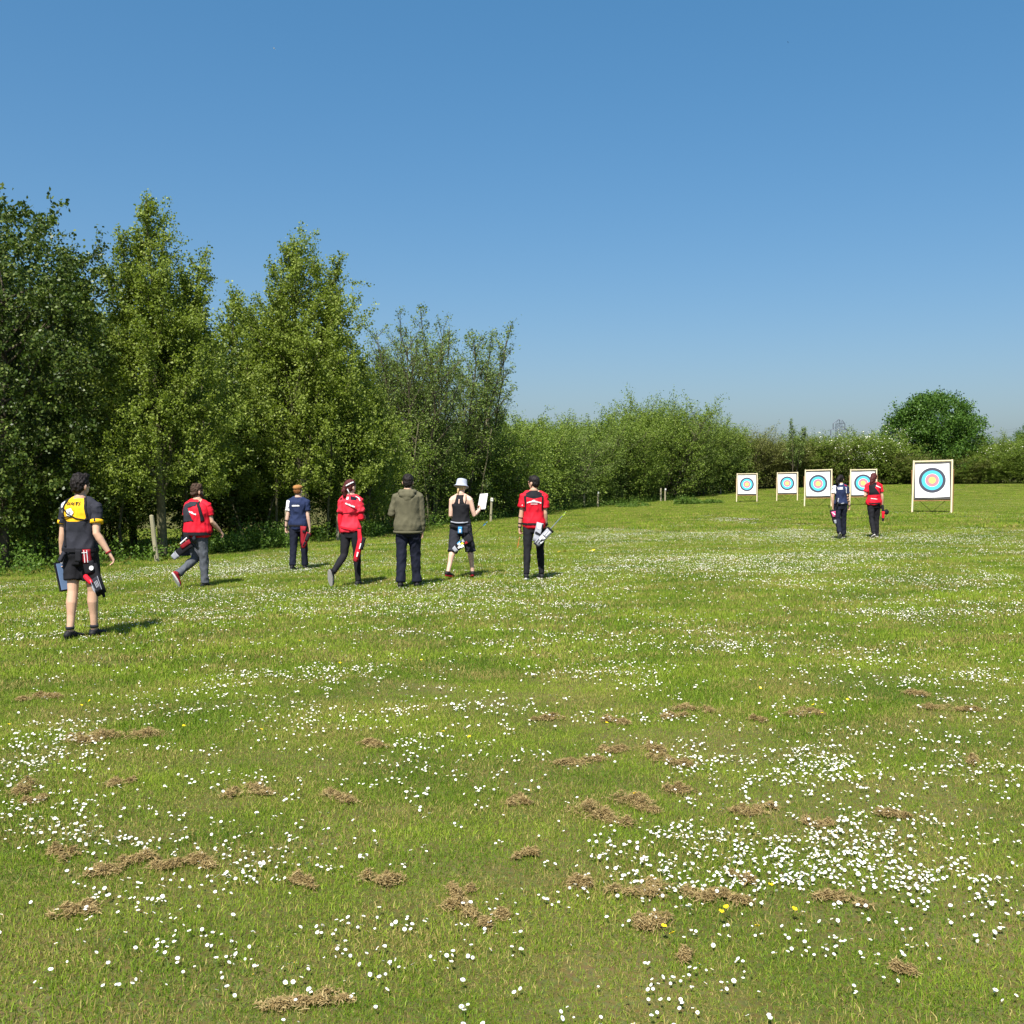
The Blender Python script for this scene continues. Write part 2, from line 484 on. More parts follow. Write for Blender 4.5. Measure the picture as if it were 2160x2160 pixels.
# daisies grow in little knots: each head near the camera brings a few neighbours
kn_ = np.where(yy < 14, rng.poisson(1.5, len(yy)) * (rng.random(len(yy)) < .62), 0)
xx = np.concatenate([xx, np.repeat(xx, kn_) + rng.normal(0, .034, kn_.sum())]); yy = np.concatenate([yy, np.repeat(yy, kn_) + rng.normal(0, .030, kn_.sum())])
zz = gz(xx, yy)
order = np.argsort(np.hypot(xx, yy)); xx, yy, zz = xx[order], yy[order], zz[order]
# in-frame test so that the nearest built singly are the ones in view
py_ = 990 + 2160 * (1.8 - zz) / yy
inview = (py_ < 2165) & (np.abs(xx / yy) < .51)
first = np.nonzero(inview)[0][:300]
single = np.zeros(len(xx), bool); single[first] = True
def d_rot(n):
    a = np.zeros((n, 3)); a[:, 0] = rng.normal(.08, .36, n); a[:, 1] = rng.normal(0, .36, n); a[:, 2] = rng.uniform(-.6, .6, n)
    return a
rd = d_rot(len(xx))
sd = rng.choice([.45, .60, .68, .74, .82], len(xx)) * rng.uniform(.92, 1.1, len(xx))
for n, i in enumerate(first):
    k = n % 5
    o = bpy.data.objects.new('daisy', DM[k]); C.objects.link(o)
    o.location = (xx[i], yy[i], zz[i]); o.rotation_euler = rd[i]; o.scale = (sd[i],) * 3
    tag(o, 'small white daisy with a yellow centre, open in the short foreground grass', 'flower', 'white daisies in the foreground grass')
    c = bpy.data.objects.new('flower_centre', DD[k]); C.objects.link(c); c.parent = o
rest = ~single
far_sc = np.where(yy > 25, .95, 1.0)
o = scatter('daisies', np.stack([xx, yy, zz], -1)[rest], rd[rest], (sd * far_sc)[rest], rng.integers(0, 5, rest.sum()), [far_daisy(i) for i in range(5)], None)
tag(o, 'drifts of white daisies spreading over the field behind the foreground', 'flowers', kind='stuff')
print('daisies', len(xx))
ORD = ['first', 'second', 'third', 'fourth', 'fifth', 'sixth', 'seventh', 'eighth', 'ninth', 'tenth', 'eleventh', 'twelfth', 'thirteenth']
def places(pts, cuts, rows):
    out = [None] * len(pts)
    for k in range(len(rows)):
        m = sorted([i for i in range(len(pts)) if cuts[k] <= pts[i][1] < cuts[k + 1]], key=lambda i: pts[i][0])
        for j, i in enumerate(m):
            n_ = len(m)
            o_ = 'leftmost' if j == 0 else 'rightmost' if j == n_ - 1 else ORD[j] + ' from the left' if j <= n_ / 2 else ORD[n_ - 1 - j] + ' from the right'
            out[i] = o_ + ' ' + rows[k]
    return out

BM_ = [daisy_mesh('buttercup', .013, .06, .55, 40 + i, 5, M_butter) for i in range(3)]
bps = [(1450, 1697), (1487, 1737), (1375, 1737), (1353, 1747), (1425, 1780), (1282, 1792), (1248, 1777), (1203, 1518), (488, 1393), (345, 1385), (55, 1350), (150, 1345), (180, 1332), (12, 1383), (210, 1330),
       (1430, 1308), (1550, 1362), (1595, 1333), (838, 1398), (640, 1262), (890, 1405), (565, 1220), (1140, 1380), (797, 1257), (1540, 1345), (1063, 1048), (1115, 1048), (1130, 1049), (1122, 1046), (1058, 1049), (1070, 1047)]
bpl = places(bps, (0, 1100, 1300, 1375, 1450, 1600, 1742, 3000), ('in the far band beside the red shirted man', 'in the band just below the walkers', 'in the second band below the walkers', 'in the band of dry clumps', 'in the middle of the lawn', 'of the upper foreground row', 'of the nearest row'))
for i, (a, b_) in enumerate(bps):
    p = gpx(a * K, b_ * K)
    o = bpy.data.objects.new('buttercup', BM_[i % 3]); C.objects.link(o)
    o.location = p; o.rotation_euler = (rng.normal(.25, .2), rng.normal(0, .2), rng.uniform(0, 6))
    if p.y > 20: o.scale = (3, 3, 1.6)
    tag(o, 'yellow buttercup, ' + bpl[i], 'flower', 'yellow buttercups scattered in the grass')

# ------------------------------------------------------------------ clumps of dry cut grass
M_hay = leaf_mat('dry_grass', (0.17, 0.115, 0.042), (0.33, 0.235, 0.100), (0.48, 0.38, 0.18), .2, .8)
def hay_mesh(rx, ry, h, n, seed):
    rg = np.random.default_rng(seed)
    nl = int(rg.integers(7, 12)); u_ = rg.uniform(-1, 1, nl)
    cs = np.stack([u_ * rx * .92, ry * (.55 * np.sin(u_ * rg.uniform(1.5, 3) + rg.uniform(0, 6)) + rg.normal(0, .38, nl)), rg.uniform(.16, .52, nl)], -1)
    k_ = rg.choice(nl, n, p=cs[:, 2] ** 2 / (cs[:, 2] ** 2).sum())
    a = rg.uniform(0, 6.28, n); q = np.abs(rg.normal(0, .75, n))
    P = np.stack([cs[k_, 0] + np.cos(a) * q * rx * cs[k_, 2], cs[k_, 1] + np.sin(a) * q * ry * cs[k_, 2], h * np.exp(-q * q * 1.6) * rg.uniform(.15, 1.2, n) * (.35 + 2.2 * cs[k_, 2]) + .016], -1)
    L = rg.uniform(.012, .040, n); d = rg.normal(0, 1, (n, 3)); d[:, 2] *= .28
    d /= np.linalg.norm(d, axis=1)[:, None]
    e = d + rg.normal(0, .7, (n, 3)) * [1, 1, .5]; e /= np.linalg.norm(e, axis=1)[:, None]
    s = np.cross(d, [0, 0, 1.0]); s /= np.linalg.norm(s, axis=1)[:, None] + 1e-6
    s = (s + rg.normal(0, .4, (n, 3))) * rg.uniform(.0007, .0015, n)[:, None]
    A = P - d * L[:, None] / 2; B = P; E = P + e * L[:, None] / 2
    V = np.stack([A - s, A + s, B + s, B - s, E + s * .5, E - s * .5], 1).reshape(-1, 3)
    V[:, 2] = np.maximum(V[:, 2], .004)
    k = np.arange(n)[:, None] * 6
    tone = np.clip(rg.normal(.5, .25, n), 0, 1)
    c = np.repeat(np.stack([tone, rg.random(n), rg.random(n), np.ones(n)], -1), 6, 0)
    me = np_mesh('hay', V, np.concatenate([k + [0, 1, 2, 3], k + [3, 2, 4, 5]]), 4, c)
    me.materials.append(M_hay)
    return me
hays = [(1165, 1525, 62, 22, 1), (1155, 1552, 30, 14, 0), (1225, 1532, 24, 10, 0), (1240, 1420, 20, 13, 0), (1262, 1440, 38, 9, 0), (1285, 1497, 30, 16, 0), (1415, 1532, 46, 12, 0), (1310, 1340, 36, 8, 0), (1272, 1356, 26, 8, 0), (1520, 1352, 34, 8, 0),
        (1160, 1362, 24, 8, 0), (1434, 1362, 14, 8, 0), (225, 1395, 62, 14, 0), (150, 1400, 30, 8, 0), (40, 1492, 30, 14, 0), (65, 1515, 20, 8, 0), (123, 1612, 27, 17, 0), (262, 1630, 32, 12, 0), (318, 1637, 32, 11, 0), (380, 1632, 30, 10, 0), (195, 1650, 30, 8, 0), (470, 1497, 40, 9, 0), (640, 1508, 30, 9, 0),
        (575, 1670, 26, 18, 0), (725, 1662, 42, 16, 0), (870, 1688, 20, 16, 0), (875, 1720, 36, 16, 0), (930, 1738, 26, 12, 0), (1200, 1686, 48, 12, 0), (1330, 1695, 36, 11, 0), (1390, 1705, 26, 10, 0), (1232, 1745, 30, 18, 0), (1288, 1808, 13, 14, 0), (1690, 1545, 32, 9, 0), (1830, 1440, 18, 8, 0), (1545, 1560, 26, 10, 0),
        (1700, 1838, 20, 9, 0), (585, 1895, 70, 16, 2), (140, 1727, 40, 15, 0), (980, 1520, 24, 9, 0), (992, 1618, 22, 7, 0), (1095, 1672, 22, 12, 0), (1400, 1665, 20, 8, 0), (1160, 1418, 24, 8, 0), (1090, 1440, 46, 8, 0), (1720, 1310, 30, 6, 0), (1795, 1340, 50, 6, 0), (70, 1320, 36, 8, 0), (690, 1410, 40, 7, 0), (1035, 1360, 30, 6, 0), (1580, 1700, 40, 9, 0), (230, 1480, 26, 8, 0)]
hpl = places(hays, (0, 1330, 1380, 1430, 1475, 1522, 1570, 1630, 1668, 1700, 1760, 3000), ('in the farthest row', 'in the second farthest row', 'in the third farthest row', 'in the fourth farthest row', 'in the fifth farthest row', 'beside the widest clump', 'below the widest clump', 'in the fourth nearest row', 'in the third nearest row', 'in the second nearest row', 'in the nearest row'))
for i, (a, b_, rw, rh, big) in enumerate(hays):
    p = gpx(a * K, b_ * K); e = gpx((a + rw) * K, b_ * K); f = gpx(a * K, (b_ - rh * .8) * K)
    rx = abs(e.x - p.x); ry = min(abs(f.y - p.y), rx * 1.1) * .8 + .02
    h = rh * K / 2160 * p.y * .62
    h = min(max(h, .018), .038)
    if big == 2: h = .012
    o = link('hay_clump', hay_mesh(rx, ry, h, int(min(8000, 700 + 64000 * rx * ry)), i), None)
    o.location = p
    lab = ('long ' if rw > 3.2 * rh else 'rounded ' if rw < 1.9 * rh else '') + 'brown cut grass clump, ' + hpl[i]
    if big == 1: lab = 'large ragged brown clump of dry cut grass, the widest on the lawn'
    if big == 2: lab = 'flat mat of dry brown grass at the bottom edge of the lawn'
    tag(o, lab, 'dry grass', 'clumps of dry cut grass on the lawn')

# ------------------------------------------------------------------ trees
M_bark = plain('bark_grey_brown', (0.085, 0.072, 0.048), 0.95, .35, 9, .6, 40, .1, (1, 1, .25))
M_bark_pale = plain('bark_pale_olive', (0.13, 0.12, 0.065), 0.9, .3, 9, .5, 40, .15, (1, 1, .25))
L_poplar = leaf_mat('poplar_leaves', (0.086, 0.126, 0.013), (0.188, 0.248, 0.034), (0.345, 0.400, 0.100), .38, .5)
L_dark = leaf_mat('dark_broad_leaves', (0.026, 0.050, 0.008), (0.060, 0.098, 0.016), (0.190, 0.230, 0.060), .24, .40)
L_willow = leaf_mat('willow_leaves', (0.070, 0.115, 0.022), (0.150, 0.215, 0.045), (0.275, 0.340, 0.105), .34, .5)
L_hedge = leaf_mat('hedge_leaves', (0.072, 0.122, 0.014), (0.155, 0.225, 0.032), (0.285, 0.350, 0.070), .34, .5)
L_oak = leaf_mat('oak_leaves', (0.030, 0.075, 0.010), (0.065, 0.135, 0.018), (0.125, 0.215, 0.034), .25, .45)
L_brown = leaf_mat('brownish_hedge_leaves', (0.080, 0.095, 0.020), (0.160, 0.175, 0.042), (0.260, 0.270, 0.085), .3, .5)
L_nettle = leaf_mat('nettle_leaves', (0.050, 0.100, 0.012), (0.100, 0.180, 0.025), (0.170, 0.260, 0.050), .35, .5)
M_may = plain('hawthorn_blossom', (0.72, 0.70, 0.56), 0.8, .08)

def unit(v): return v / (np.linalg.norm(v, axis=-1, keepdims=True) + 1e-9)

def skeleton(kind, H, Rr, seed, base=.12, dens_b=1.0, stems=1, asym=0.0, shell=0):
    """stems and boughs as polylines, twigs as straight pieces"""
    rg = np.random.default_rng(seed)
    limbs = []; tw0 = []; twd = []; twl = []
    def poly(p0, d, L, up, n=5, wob=.04):
        s = np.linspace(0, 1, n)[:, None]
        P = p0 + d * L * s + np.array([0, 0, up]) * L * s ** 2
        P[1:] += rg.normal(0, wob, (n - 1, 3)) * L * .25 * s[1:]
        return P
    trunks = []
    if kind in ('poplar', 'broad', 'oak'):
        P = poly(np.zeros(3), unit(np.array([rg.normal(0, .03), rg.normal(0, .03), 1.0])), H * (.97 if kind == 'poplar' else .8), 0, 9, .03)
        trunks.append((P, .012 * H + .02, .015))
        if kind == 'poplar':
            for i in range(stems - 1):
                a = rg.uniform(0, 6.28) if asym == 0 else (0.1 if i % 2 == 0 else 3.0) + rg.normal(0, .4)
                hb = H * rg.uniform(.06, .3)
                L = H * rg.uniform(.50, .64)
                d = unit(np.array([math.cos(a) * .19, math.sin(a) * .19, 1.0]))
                trunks.append((poly(np.array([0, 0, hb]), d, L, .05, 8, .03), .006 * H + .01, .012))
    else:
        for i in range(stems):
            a = 6.28 * i / stems + rg.normal(0, .5); lean = rg.uniform(.06, .9 * Rr / H + .06)
            L = H * rg.uniform(.72, 1.0)
            p0 = np.array([math.cos(a), math.sin(a), 0]) * rg.uniform(.05, .45 if kind == 'bush' else .3) * min(Rr, 1.6)
            trunks.append((poly(p0, unit(np.array([math.cos(a) * lean, math.sin(a) * lean, 1.0])), L, .04, 8, .04), .007 * H + .008, .008))
    for P, r0, r1 in trunks: limbs.append((P, r0, r1))
    for ti, (P, r0, r1) in enumerate(trunks):
        HT = P[-1, 2]
        nb = int((46 if kind == 'poplar' else 34 if kind in ('broad', 'oak') else 22) * dens_b * (1 if ti == 0 or kind not in ('poplar',) else .6))
        for i in range(nb):
            t = base + (1 - base) * ((i + rg.random()) / nb) ** .9
            k = t * (len(P) - 1); j = min(int(k), len(P) - 2); p0 = P[j] + (P[j + 1] - P[j]) * (k - j)
            a = i * 2.399 + rg.normal(0, .4)
            z = p0[2] / H
            if kind == 'poplar':
                shp = min(1, .55 + z * 1.8) * np.clip((1.02 - z) / .62, .05, 1) ** 1.2
                if ti: shp *= .55
                el = rg.uniform(.75, 1.1); up = .12
            elif kind == 'oak':
                shp = .72 * math.sqrt(max(.02, 1 - ((z - .42) / .6) ** 2)); el = rg.uniform(-.1, .9); up = .05
            elif kind == 'broad':
                shp = math.sqrt(max(.03, 1 - ((z - .45) / .58) ** 2)); el = rg.uniform(.1, .9); up = .1
            elif kind == 'willow':
                shp = .62 * np.clip((1.05 - z) / .6, .12, 1); el = rg.uniform(.75, 1.2); up = .05
            else:
                shp = .75 * math.sqrt(max(.05, 1 - ((z - .4) / .65) ** 2)); el = rg.uniform(.2, 1.1); up = .1
            L = Rr * shp * rg.uniform(.7, 1.18) / max(.5, math.cos(el * .75))
            if L < .12: L = .12
            d = np.array([math.cos(a) * math.cos(el), math.sin(a) * math.cos(el), math.sin(el)])
            Q = poly(p0, d, L, up, 5, .05)
            rb = max(.006, min(r0 * .45, .012 * L + .004))
            limbs.append((Q, rb, .004))
            ns = int(5 + 4.5 * L)
            for s in np.sort(rg.uniform(.12, 1.0, ns)):
                k = s * 4; j = min(int(k), 3); q0 = Q[j] + (Q[j + 1] - Q[j]) * (k - j)
                dd = unit(d * .7 + rg.normal(0, .62, 3) + np.array([0, 0, .35 if kind in ('poplar', 'willow') else .12]))
                tw0.append(q0); twd.append(dd); twl.append(L * rg.uniform(.16, .36) * (1.15 - .5 * s) + .12)
            tw0.append(Q[2]); twd.append(unit(Q[4] - Q[2])); twl.append(L * .62)
        tw0.append(P[-3]); twd.append(unit(P[-1] - P[-3])); twl.append(np.linalg.norm(P[-1] - P[-3]) * 1.05)
    if shell:
        k = shell; z = rg.random(k); a = rg.uniform(0, 6.28, k)
        if kind == 'poplar':
            z = 1 - np.sqrt(z) * (1 - base); rad = np.minimum(1, .6 + z * 1.6) * np.clip((1.02 - z) / .64, .04, 1) ** 1.25
        elif kind in ('oak', 'broad'):
            z = base + (1 - base) * z; rad = np.sqrt(np.clip(1 - ((z - .42) / .58) ** 2, .0, 1))
        elif kind == 'willow':
            z = base + (.85 - base) * z; rad = .75 * np.sqrt(np.clip(1 - ((z - .3) / .62) ** 2, .02, 1))
        else:
            z = .05 + .9 * z; rad = np.sqrt(np.clip(1 - ((z - .38) / .62) ** 2, .02, 1))
        lump = (.50 + .80 * fbm(a * 2.2 + seed, z * 4.5 + seed, seed, 2)) if kind == 'oak' else .62 + .62 * fbm(a * 1.6 + seed, z * 7 + seed, seed, 2)
        rr = rad * Rr * lump * rg.uniform(.72, 1.0, k)
        p = np.stack([np.cos(a) * rr, np.sin(a) * rr, z * H], -1)
        el = {'poplar': 1.1, 'oak': .5, 'broad': .4, 'willow': 1.2}.get(kind, .8)
        d = unit(np.stack([np.cos(a), np.sin(a), np.full(k, el)], -1) + rg.normal(0, .45, (k, 3)))
        return limbs, np.concatenate([np.array(tw0), p]), np.concatenate([np.array(twd), d]), np.concatenate([np.array(twl), rg.uniform(.18, .42, k) * (2.6 if kind == 'oak' else 1 + .25 * (H > 6))])
    return limbs, np.array(tw0), np.array(twd), np.array(twl)

def limbs_mesh(nm, limbs, tw=None, minr=.0):
    V = []; F = []; n0 = 0
    def tubep(P, r0, r1, n):
        nonlocal n0
        m = len(P); T = unit(np.gradient(P, axis=0)); ref = np.array([.31, .77, .12])
        A = unit(np.cross(T, ref)); B = np.cross(T, A)
        rr = np.linspace(r0, r1, m)[:, None, None]
        ang = np.arange(n) * 2 * np.pi / n
        ring = P[:, None, :] + rr * (np.cos(ang)[None, :, None] * A[:, None, :] + np.sin(ang)[None, :, None] * B[:, None, :])
        V.append(ring.reshape(-1, 3))
        i = np.arange(m - 1)[:, None] * n; j = np.arange(n)[None, :]; j2 = (j + 1) % n
        F.append((np.stack([i + j, i + j2, i + n + j2, i + n + j], -1).reshape(-1, 4)) + n0)
        n0 += m * n
    for P, r0, r1 in limbs: tubep(P, r0, r1, 7 if r0 > .04 else 4)
    if tw is not None:
        for p, d, l in zip(*tw): tubep(np.stack([p, p + d * l * .5, p + d * l]), .0045, .002, 3)
    return np_mesh(nm, np.concatenate(V), np.concatenate(F), 4)

def leaf_mesh(nm, tw0, twd, twl, n, size, seed, jit=.06, aspect=.72, up=.35, clump=0.0, tfrac=(.15, 1.05), out=None):
    rg = np.random.default_rng(seed)
    pr = twl / twl.sum()
    i = rg.choice(len(twl), n, p=pr)
    tt = rg.uniform(tfrac[0], tfrac[1], n)
    P = tw0[i] + twd[i] * (twl[i] * tt)[:, None] + rg.normal(0, jit, (n, 3))
    N = rg.normal(0, 1, (n, 3)) + np.array([0, 0, up])
    if out is not None: N += unit(P - out) * .5
    N = unit(N)
    A = unit(np.cross(N, rg.normal(0, 1, (n, 3)))); B = np.cross(N, A)
    s = (size * rg.uniform(.65, 1.3, n))[:, None]
    base = P - A * s * .5; tip = P + A * s * .5
    m = P - A * s * .08 + N * s * .06
    V = np.stack([base, m + B * s * aspect * .5, tip, m - B * s * aspect * .5], 1).reshape(-1, 3)
    F = np.arange(n * 4).reshape(n, 4)
    tone = np.clip(rg.normal(.48, .22, n) + .25 * (rg.random(len(twl))[i] - .5), 0, 1)
    c = np.stack([tone, rg.random(n), rg.random(n), np.ones(n)], -1)
    return np_mesh(nm, V, F, 4, np.repeat(c, 4, 0))

PROTO = {}
def proto(key, kind, H, Rr, seed, nleaf, lsize, lmat, bmat, blossom=0, twigs=False, jit=.06, tfrac=(.15, 1.05), aspect=.72, **kw):
    limbs, a, b_, c = skeleton(kind, H, Rr, seed, **kw)
    nt_ = len(a) - kw.get('shell', 0)
    tm = limbs_mesh('trunk', limbs, (a[:nt_], b_[:nt_], c[:nt_]) if twigs else None); tm.materials.append(bmat)
    for p in tm.polygons: p.use_smooth = True
    cm = leaf_mesh('crown', a, b_, c, nleaf, lsize, seed + 1, jit, aspect, tfrac=tfrac); cm.materials.append(lmat)
    zc = np.empty(len(cm.vertices) * 3, np.float32); cm.vertices.foreach_get('co', zc); H0 = H; H = float(np.percentile(zc[2::3], 99.97 if kind == 'poplar' else 99.75)) 
    bl = None
    if blossom:
        rg = np.random.default_rng(seed + 5)
        endp = a + b_ * c[:, None]
        hz_ = endp[:, 2] > H * .45
        sel = np.nonzero(hz_)[0]; sel = sel[fbm(np.arctan2(a[sel, 1], a[sel, 0]) * 1.5, a[sel, 2] * 1.2, seed) > .52]
        bl = leaf_mesh('blossom', a[sel], b_[sel], c[sel], blossom, lsize * .9, seed + 9, .10, 1.0, tfrac=(.7, 1.15)); bl.materials.append(M_may)
    PROTO[key] = (H, tm, cm, bl)

def plant(name, key, loc, H, rz, label, cat, group=None, wide=1.0):
    h0, tm, cm, bl = PROTO[key]
    r = empty(name, (loc[0], loc[1], loc[2] - .03), rz)
    s = H / h0; r.scale = (s * wide, s * wide, s)
    tag(r, label, cat, group)
    for nm, m_ in (('trunk', tm), ('crown', cm), ('blossom', bl)):
        if m_ is None: continue
        o = bpy.data.objects.new(nm, m_); C.objects.link(o); o.parent = r
    return r

proto('poplar_a', 'poplar', 8.6, 1.85, 101, 92000, .062, L_poplar, M_bark_pale, twigs=True, base=.17, stems=3, asym=1, shell=900)
proto('poplar_b', 'poplar', 8.4, 2.2, 133, 96000, .064, L_poplar, M_bark_pale, twigs=True, base=.15, stems=3, asym=1, shell=1000)
proto('poplar_c', 'poplar', 8.0, 1.9, 171, 36000, .085, L_poplar, M_bark_pale, base=.08, stems=3, shell=500)
proto('broad_a', 'broad', 8.2, 2.7, 201, 76000, .080, L_dark, M_bark, twigs=True, base=.13, dens_b=1.5, shell=1300)
proto('broad_b', 'broad', 8.0, 2.6, 233, 24000, .115, L_dark, M_bark, base=.12, dens_b=1.2, shell=600)
proto('willow_a', 'willow', 7.2, 2.0, 301, 24000, .078, L_willow, M_bark, twigs=True, base=.10, stems=8, aspect=.45, shell=500)
proto('willow_b', 'willow', 6.6, 1.5, 333, 15000, .078, L_willow, M_bark, twigs=True, base=.12, stems=5, aspect=.45, shell=250)
proto('bush_a', 'bush', 5.0, 2.6, 401, 36000, .088, L_hedge, M_bark, stems=9, base=.06, aspect=.6, shell=700)
proto('bush_b', 'bush', 4.6, 2.2, 433, 33000, .088, L_hedge, M_bark, stems=7, base=.06, aspect=.6, shell=600)
proto('bush_c', 'bush', 4.6, 2.4, 455, 32000, .085, L_willow, M_bark, stems=10, base=.06, aspect=.5, shell=500)
proto('bush_near', 'bush', 3.6, 2.0, 466, 34000, .070, L_hedge, M_bark, stems=9, base=.05, aspect=.65, shell=800)
proto('brown_a', 'bush', 4.2, 2.3, 477, 30000, .088, L_brown, M_bark, stems=12, base=.06, aspect=.5, shell=400)
proto('may_a', 'bush', 4.8, 2.6, 501, 32000, .09, L_hedge, M_bark, blossom=800, stems=9, base=.06, shell=700)
proto('oak_a', 'oak', 8.8, 5.0, 601, 70000, .19, L_oak, M_bark, base=.06, dens_b=.9, jit=.24, shell=750, tfrac=(.3, 1.1))
proto('sapling', 'willow', 5.4, 1.2, 707, 2600, .13, L_willow, M_bark, twigs=True, stems=2, base=.3, aspect=.5)

def T(name, key, px, depth, top, rz, label, cat='tree', group=None, wide=1.0):
    p = at(px, depth)
    return plant(name, key, p, top_z(top, depth) - p.z, rz, label, cat, group, wide)

# front row along the left edge of the field
T('broadleaf_tree', 'broad_b', -128, 29, 318, .7, 'tall dark tree at the left picture edge, its top overlooking the neighbouring broadleaf', wide=1.0)
T('broadleaf_tree', 'broad_a', 5, 24.5, 442, 2.1, 'dense dark broadleaf tree standing behind the person in the yellow backed shirt')
T('poplar_tree', 'poplar_a', 342, 26, 424, 0.2, 'tall pale green poplar with a pointed top rising behind the leaning wooden post')
T('poplar_tree', 'poplar_b', 645, 31.0, 487, 0.5, 'pointed poplar with spreading side boughs rising above the brown cap and the ponytail')
T('poplar_tree', 'poplar_c', 500, 33, 600, 1.9, 'loose poplar filling the notch between the two tallest poplars', wide=.95)
T('poplar_tree', 'poplar_c', 775, 33, 745, 4.0, 'short poplar leaning out below the right side of the second pointed poplar', wide=1.0)
T('willow_tree', 'willow_a', 890, 40.5, 662, .4, 'airy willow with thin upright shoots above the olive hoodie')
T('willow_tree', 'willow_b', 960, 43.5, 668, 1.4, 'slender willow with wispy upright shoots above the grey bucket hat', wide=1.1)
T('willow_tree', 'willow_b', 1012, 46, 745, 2.6, 'narrow willow at the right end of the tall tree row')
T('willow_tree', 'willow_a', 822, 40.5, 745, 3.1, 'low willow filling the gap between poplar and the airy willows', wide=.9)
for i, (px, d, top, key, rz, wd) in enumerate([(60, 27, 960, 'bush_near', 0, 1.1), (215, 31.5, 880, 'bush_near', 1, .9), (470, 34, 900, 'bush_near', 2, 1.0), (560, 35, 850, 'bush_b', 3, .9), (740, 37, 860, 'bush_near', 3, 1.1), (850, 41, 895, 'bush_near', 4, 1.2), (950, 45.5, 900, 'bush_near', 5, 1.25), (1045, 48.5, 890, 'bush_near', 2.2, 1.3), (-60, 25, 900, 'bush_near', 3.3, 1.0)]):
    T('hedge_bush', key, px, d, top, rz, ('leafy bush low at the left edge under the dark broadleaf tree', 'leafy bush in the dark gap between broadleaf tree and first poplar', 'leafy bush between the trunks of the two tall poplars', 'broad bush in shade behind the brown cap',
      'leafy bush behind the person with the ponytail', 'bright leafy bush behind the olive hoodie', 'leafy bush behind the grey bucket hat', 'leafy bush at the foot of the last willow', 'bush cut by the left picture edge')[i], 'bush', 'bushes filling the foot of the tree row', wd)
# wood behind the front row
back = [(-60, 36, 520), (60, 38, 560), (180, 35, 575), (280, 38, 640), (420, 37, 660), (560, 40, 650), (700, 42, 720), (820, 46, 760), (150, 31, 700), (390, 31, 720), (930, 52, 880), (1020, 56, 900)]
for i, (px, d, top) in enumerate(back):
    T('woodland_tree', 'broad_b' if i % 2 else 'poplar_c', px, d, top, i * 1.3, 'shaded woodland tree half hidden behind the front row of trees', 'tree', 'woodland trees behind the front row', 1.25)
# thin bare trunks in the shade
TX = [70, 95, 165, 255, 385, 415, 436, 580, 520, 545, 690, 860, 905, 1005]
TR = ['leftmost, before the dark broadleaf', 'second from the left, before the dark broadleaf', 'right of the nearest walker', 'between nearest walker and leaning post', 'left of the bearded person', 'behind the head of the bearded person', 'just right of the bearded head', 'leaning left, between bearded person and brown cap', 'leaning right, left of the brown cap', 'just left of the brown cap', 'left of the ponytail', 'behind the olive hood', 'right of the olive hood', 'right of the white sheet']
for i, (px, d, h, ln) in enumerate([(70, 26.5, 5, .04), (95, 27, 5, -.03), (165, 26.5, 5, .02), (255, 27.5, 5, .03), (385, 28, 4.5, .02), (415, 28.5, 5, .0), (436, 29, 5, -.03), (580, 31, 5, .03), (520, 31.5, 4.5, -.3), (545, 32, 4, .35), (690, 32, 5, .05), (860, 38, 4, .1), (905, 39.5, 4, -.1), (1005, 43, 4, .15)]):
    p = at(px, d)
    P = np.stack([np.linspace(0, ln * h, 7) + np.random.default_rng(i).normal(0, .03, 7), np.random.default_rng(i + 50).normal(0, .03, 7), np.linspace(-.05, h, 7)], -1)
    P[0, :2] = 0
    rgx = np.random.default_rng(i + 9); limbs = [(P, .045, .02)]
    t0 = []; td = []; tl = []
    for k in range(7):
        q = P[2 + k % 5]; a = rgx.uniform(0, 6.28); dd = unit(np.array([math.cos(a), math.sin(a), rgx.uniform(.3, 1.2)]))
        limbs.append((np.stack([q, q + dd * .4, q + dd * rgx.uniform(.7, 1.2)]), .012, .004)); t0.append(q + dd * .3); td.append(dd); tl.append(.8)
    r = empty('young_tree', p)
    tag(r, 'thin shaded trunk at the field edge, ' + TR[sorted(range(14), key=lambda q: TX[q]).index(i)], 'tree', 'thin trunks under the trees')
    tm = limbs_mesh('trunk', limbs); link('trunk', tm, r, [M_bark_pale])
    cm = leaf_mesh('crown', np.array(t0), np.array(td), np.array(tl), 500, .07, i, .08); link('crown', cm, r, [L_dark])

# hedge and bushes running to the far end of the field
hed = [(1085, 51.0, 868, 'bush_b'), (1125, 57.0, 885, 'bush_a'), (1165, 62.0, 878, 'bush_c'), (1205, 67.0, 886, 'bush_b'), (1248, 70.0, 884, 'bush_c'), (1290, 72.0, 884, 'bush_a'), (1335, 74.5, 862, 'bush_b'), (1388, 77.0, 832, 'bush_a'), (1432, 79.0, 848, 'bush_c'),
       (1470, 81.0, 884, 'bush_a'), (1505, 83.0, 884, 'bush_c'), (1535, 84.5, 900, 'bush_b'), (1568, 86.0, 902, 'brown_a'), (1600, 87.0, 918, 'brown_a'), (1635, 87.5, 928, 'brown_a'), (1668, 88.0, 922, 'brown_a'), (1700, 88.5, 922, 'bush_b'), (1728, 88.5, 908, 'may_a'), (1762, 88.5, 920, 'brown_a'),
       (1795, 88.5, 912, 'may_a'), (1828, 88.5, 902, 'may_a'), (1862, 88.5, 925, 'bush_b'), (1898, 88.5, 950, 'brown_a'), (1935, 88.5, 965, 'bush_b'), (1975, 88.5, 972, 'bush_a'), (2015, 88.5, 960, 'brown_a'), (2055, 88.5, 950, 'bush_b'), (2092, 88.5, 942, 'bush_a'), (2128, 88.5, 925, 'may_a'), (2165, 88.5, 912, 'bush_a'), (2210, 88.5, 915, 'bush_b')]
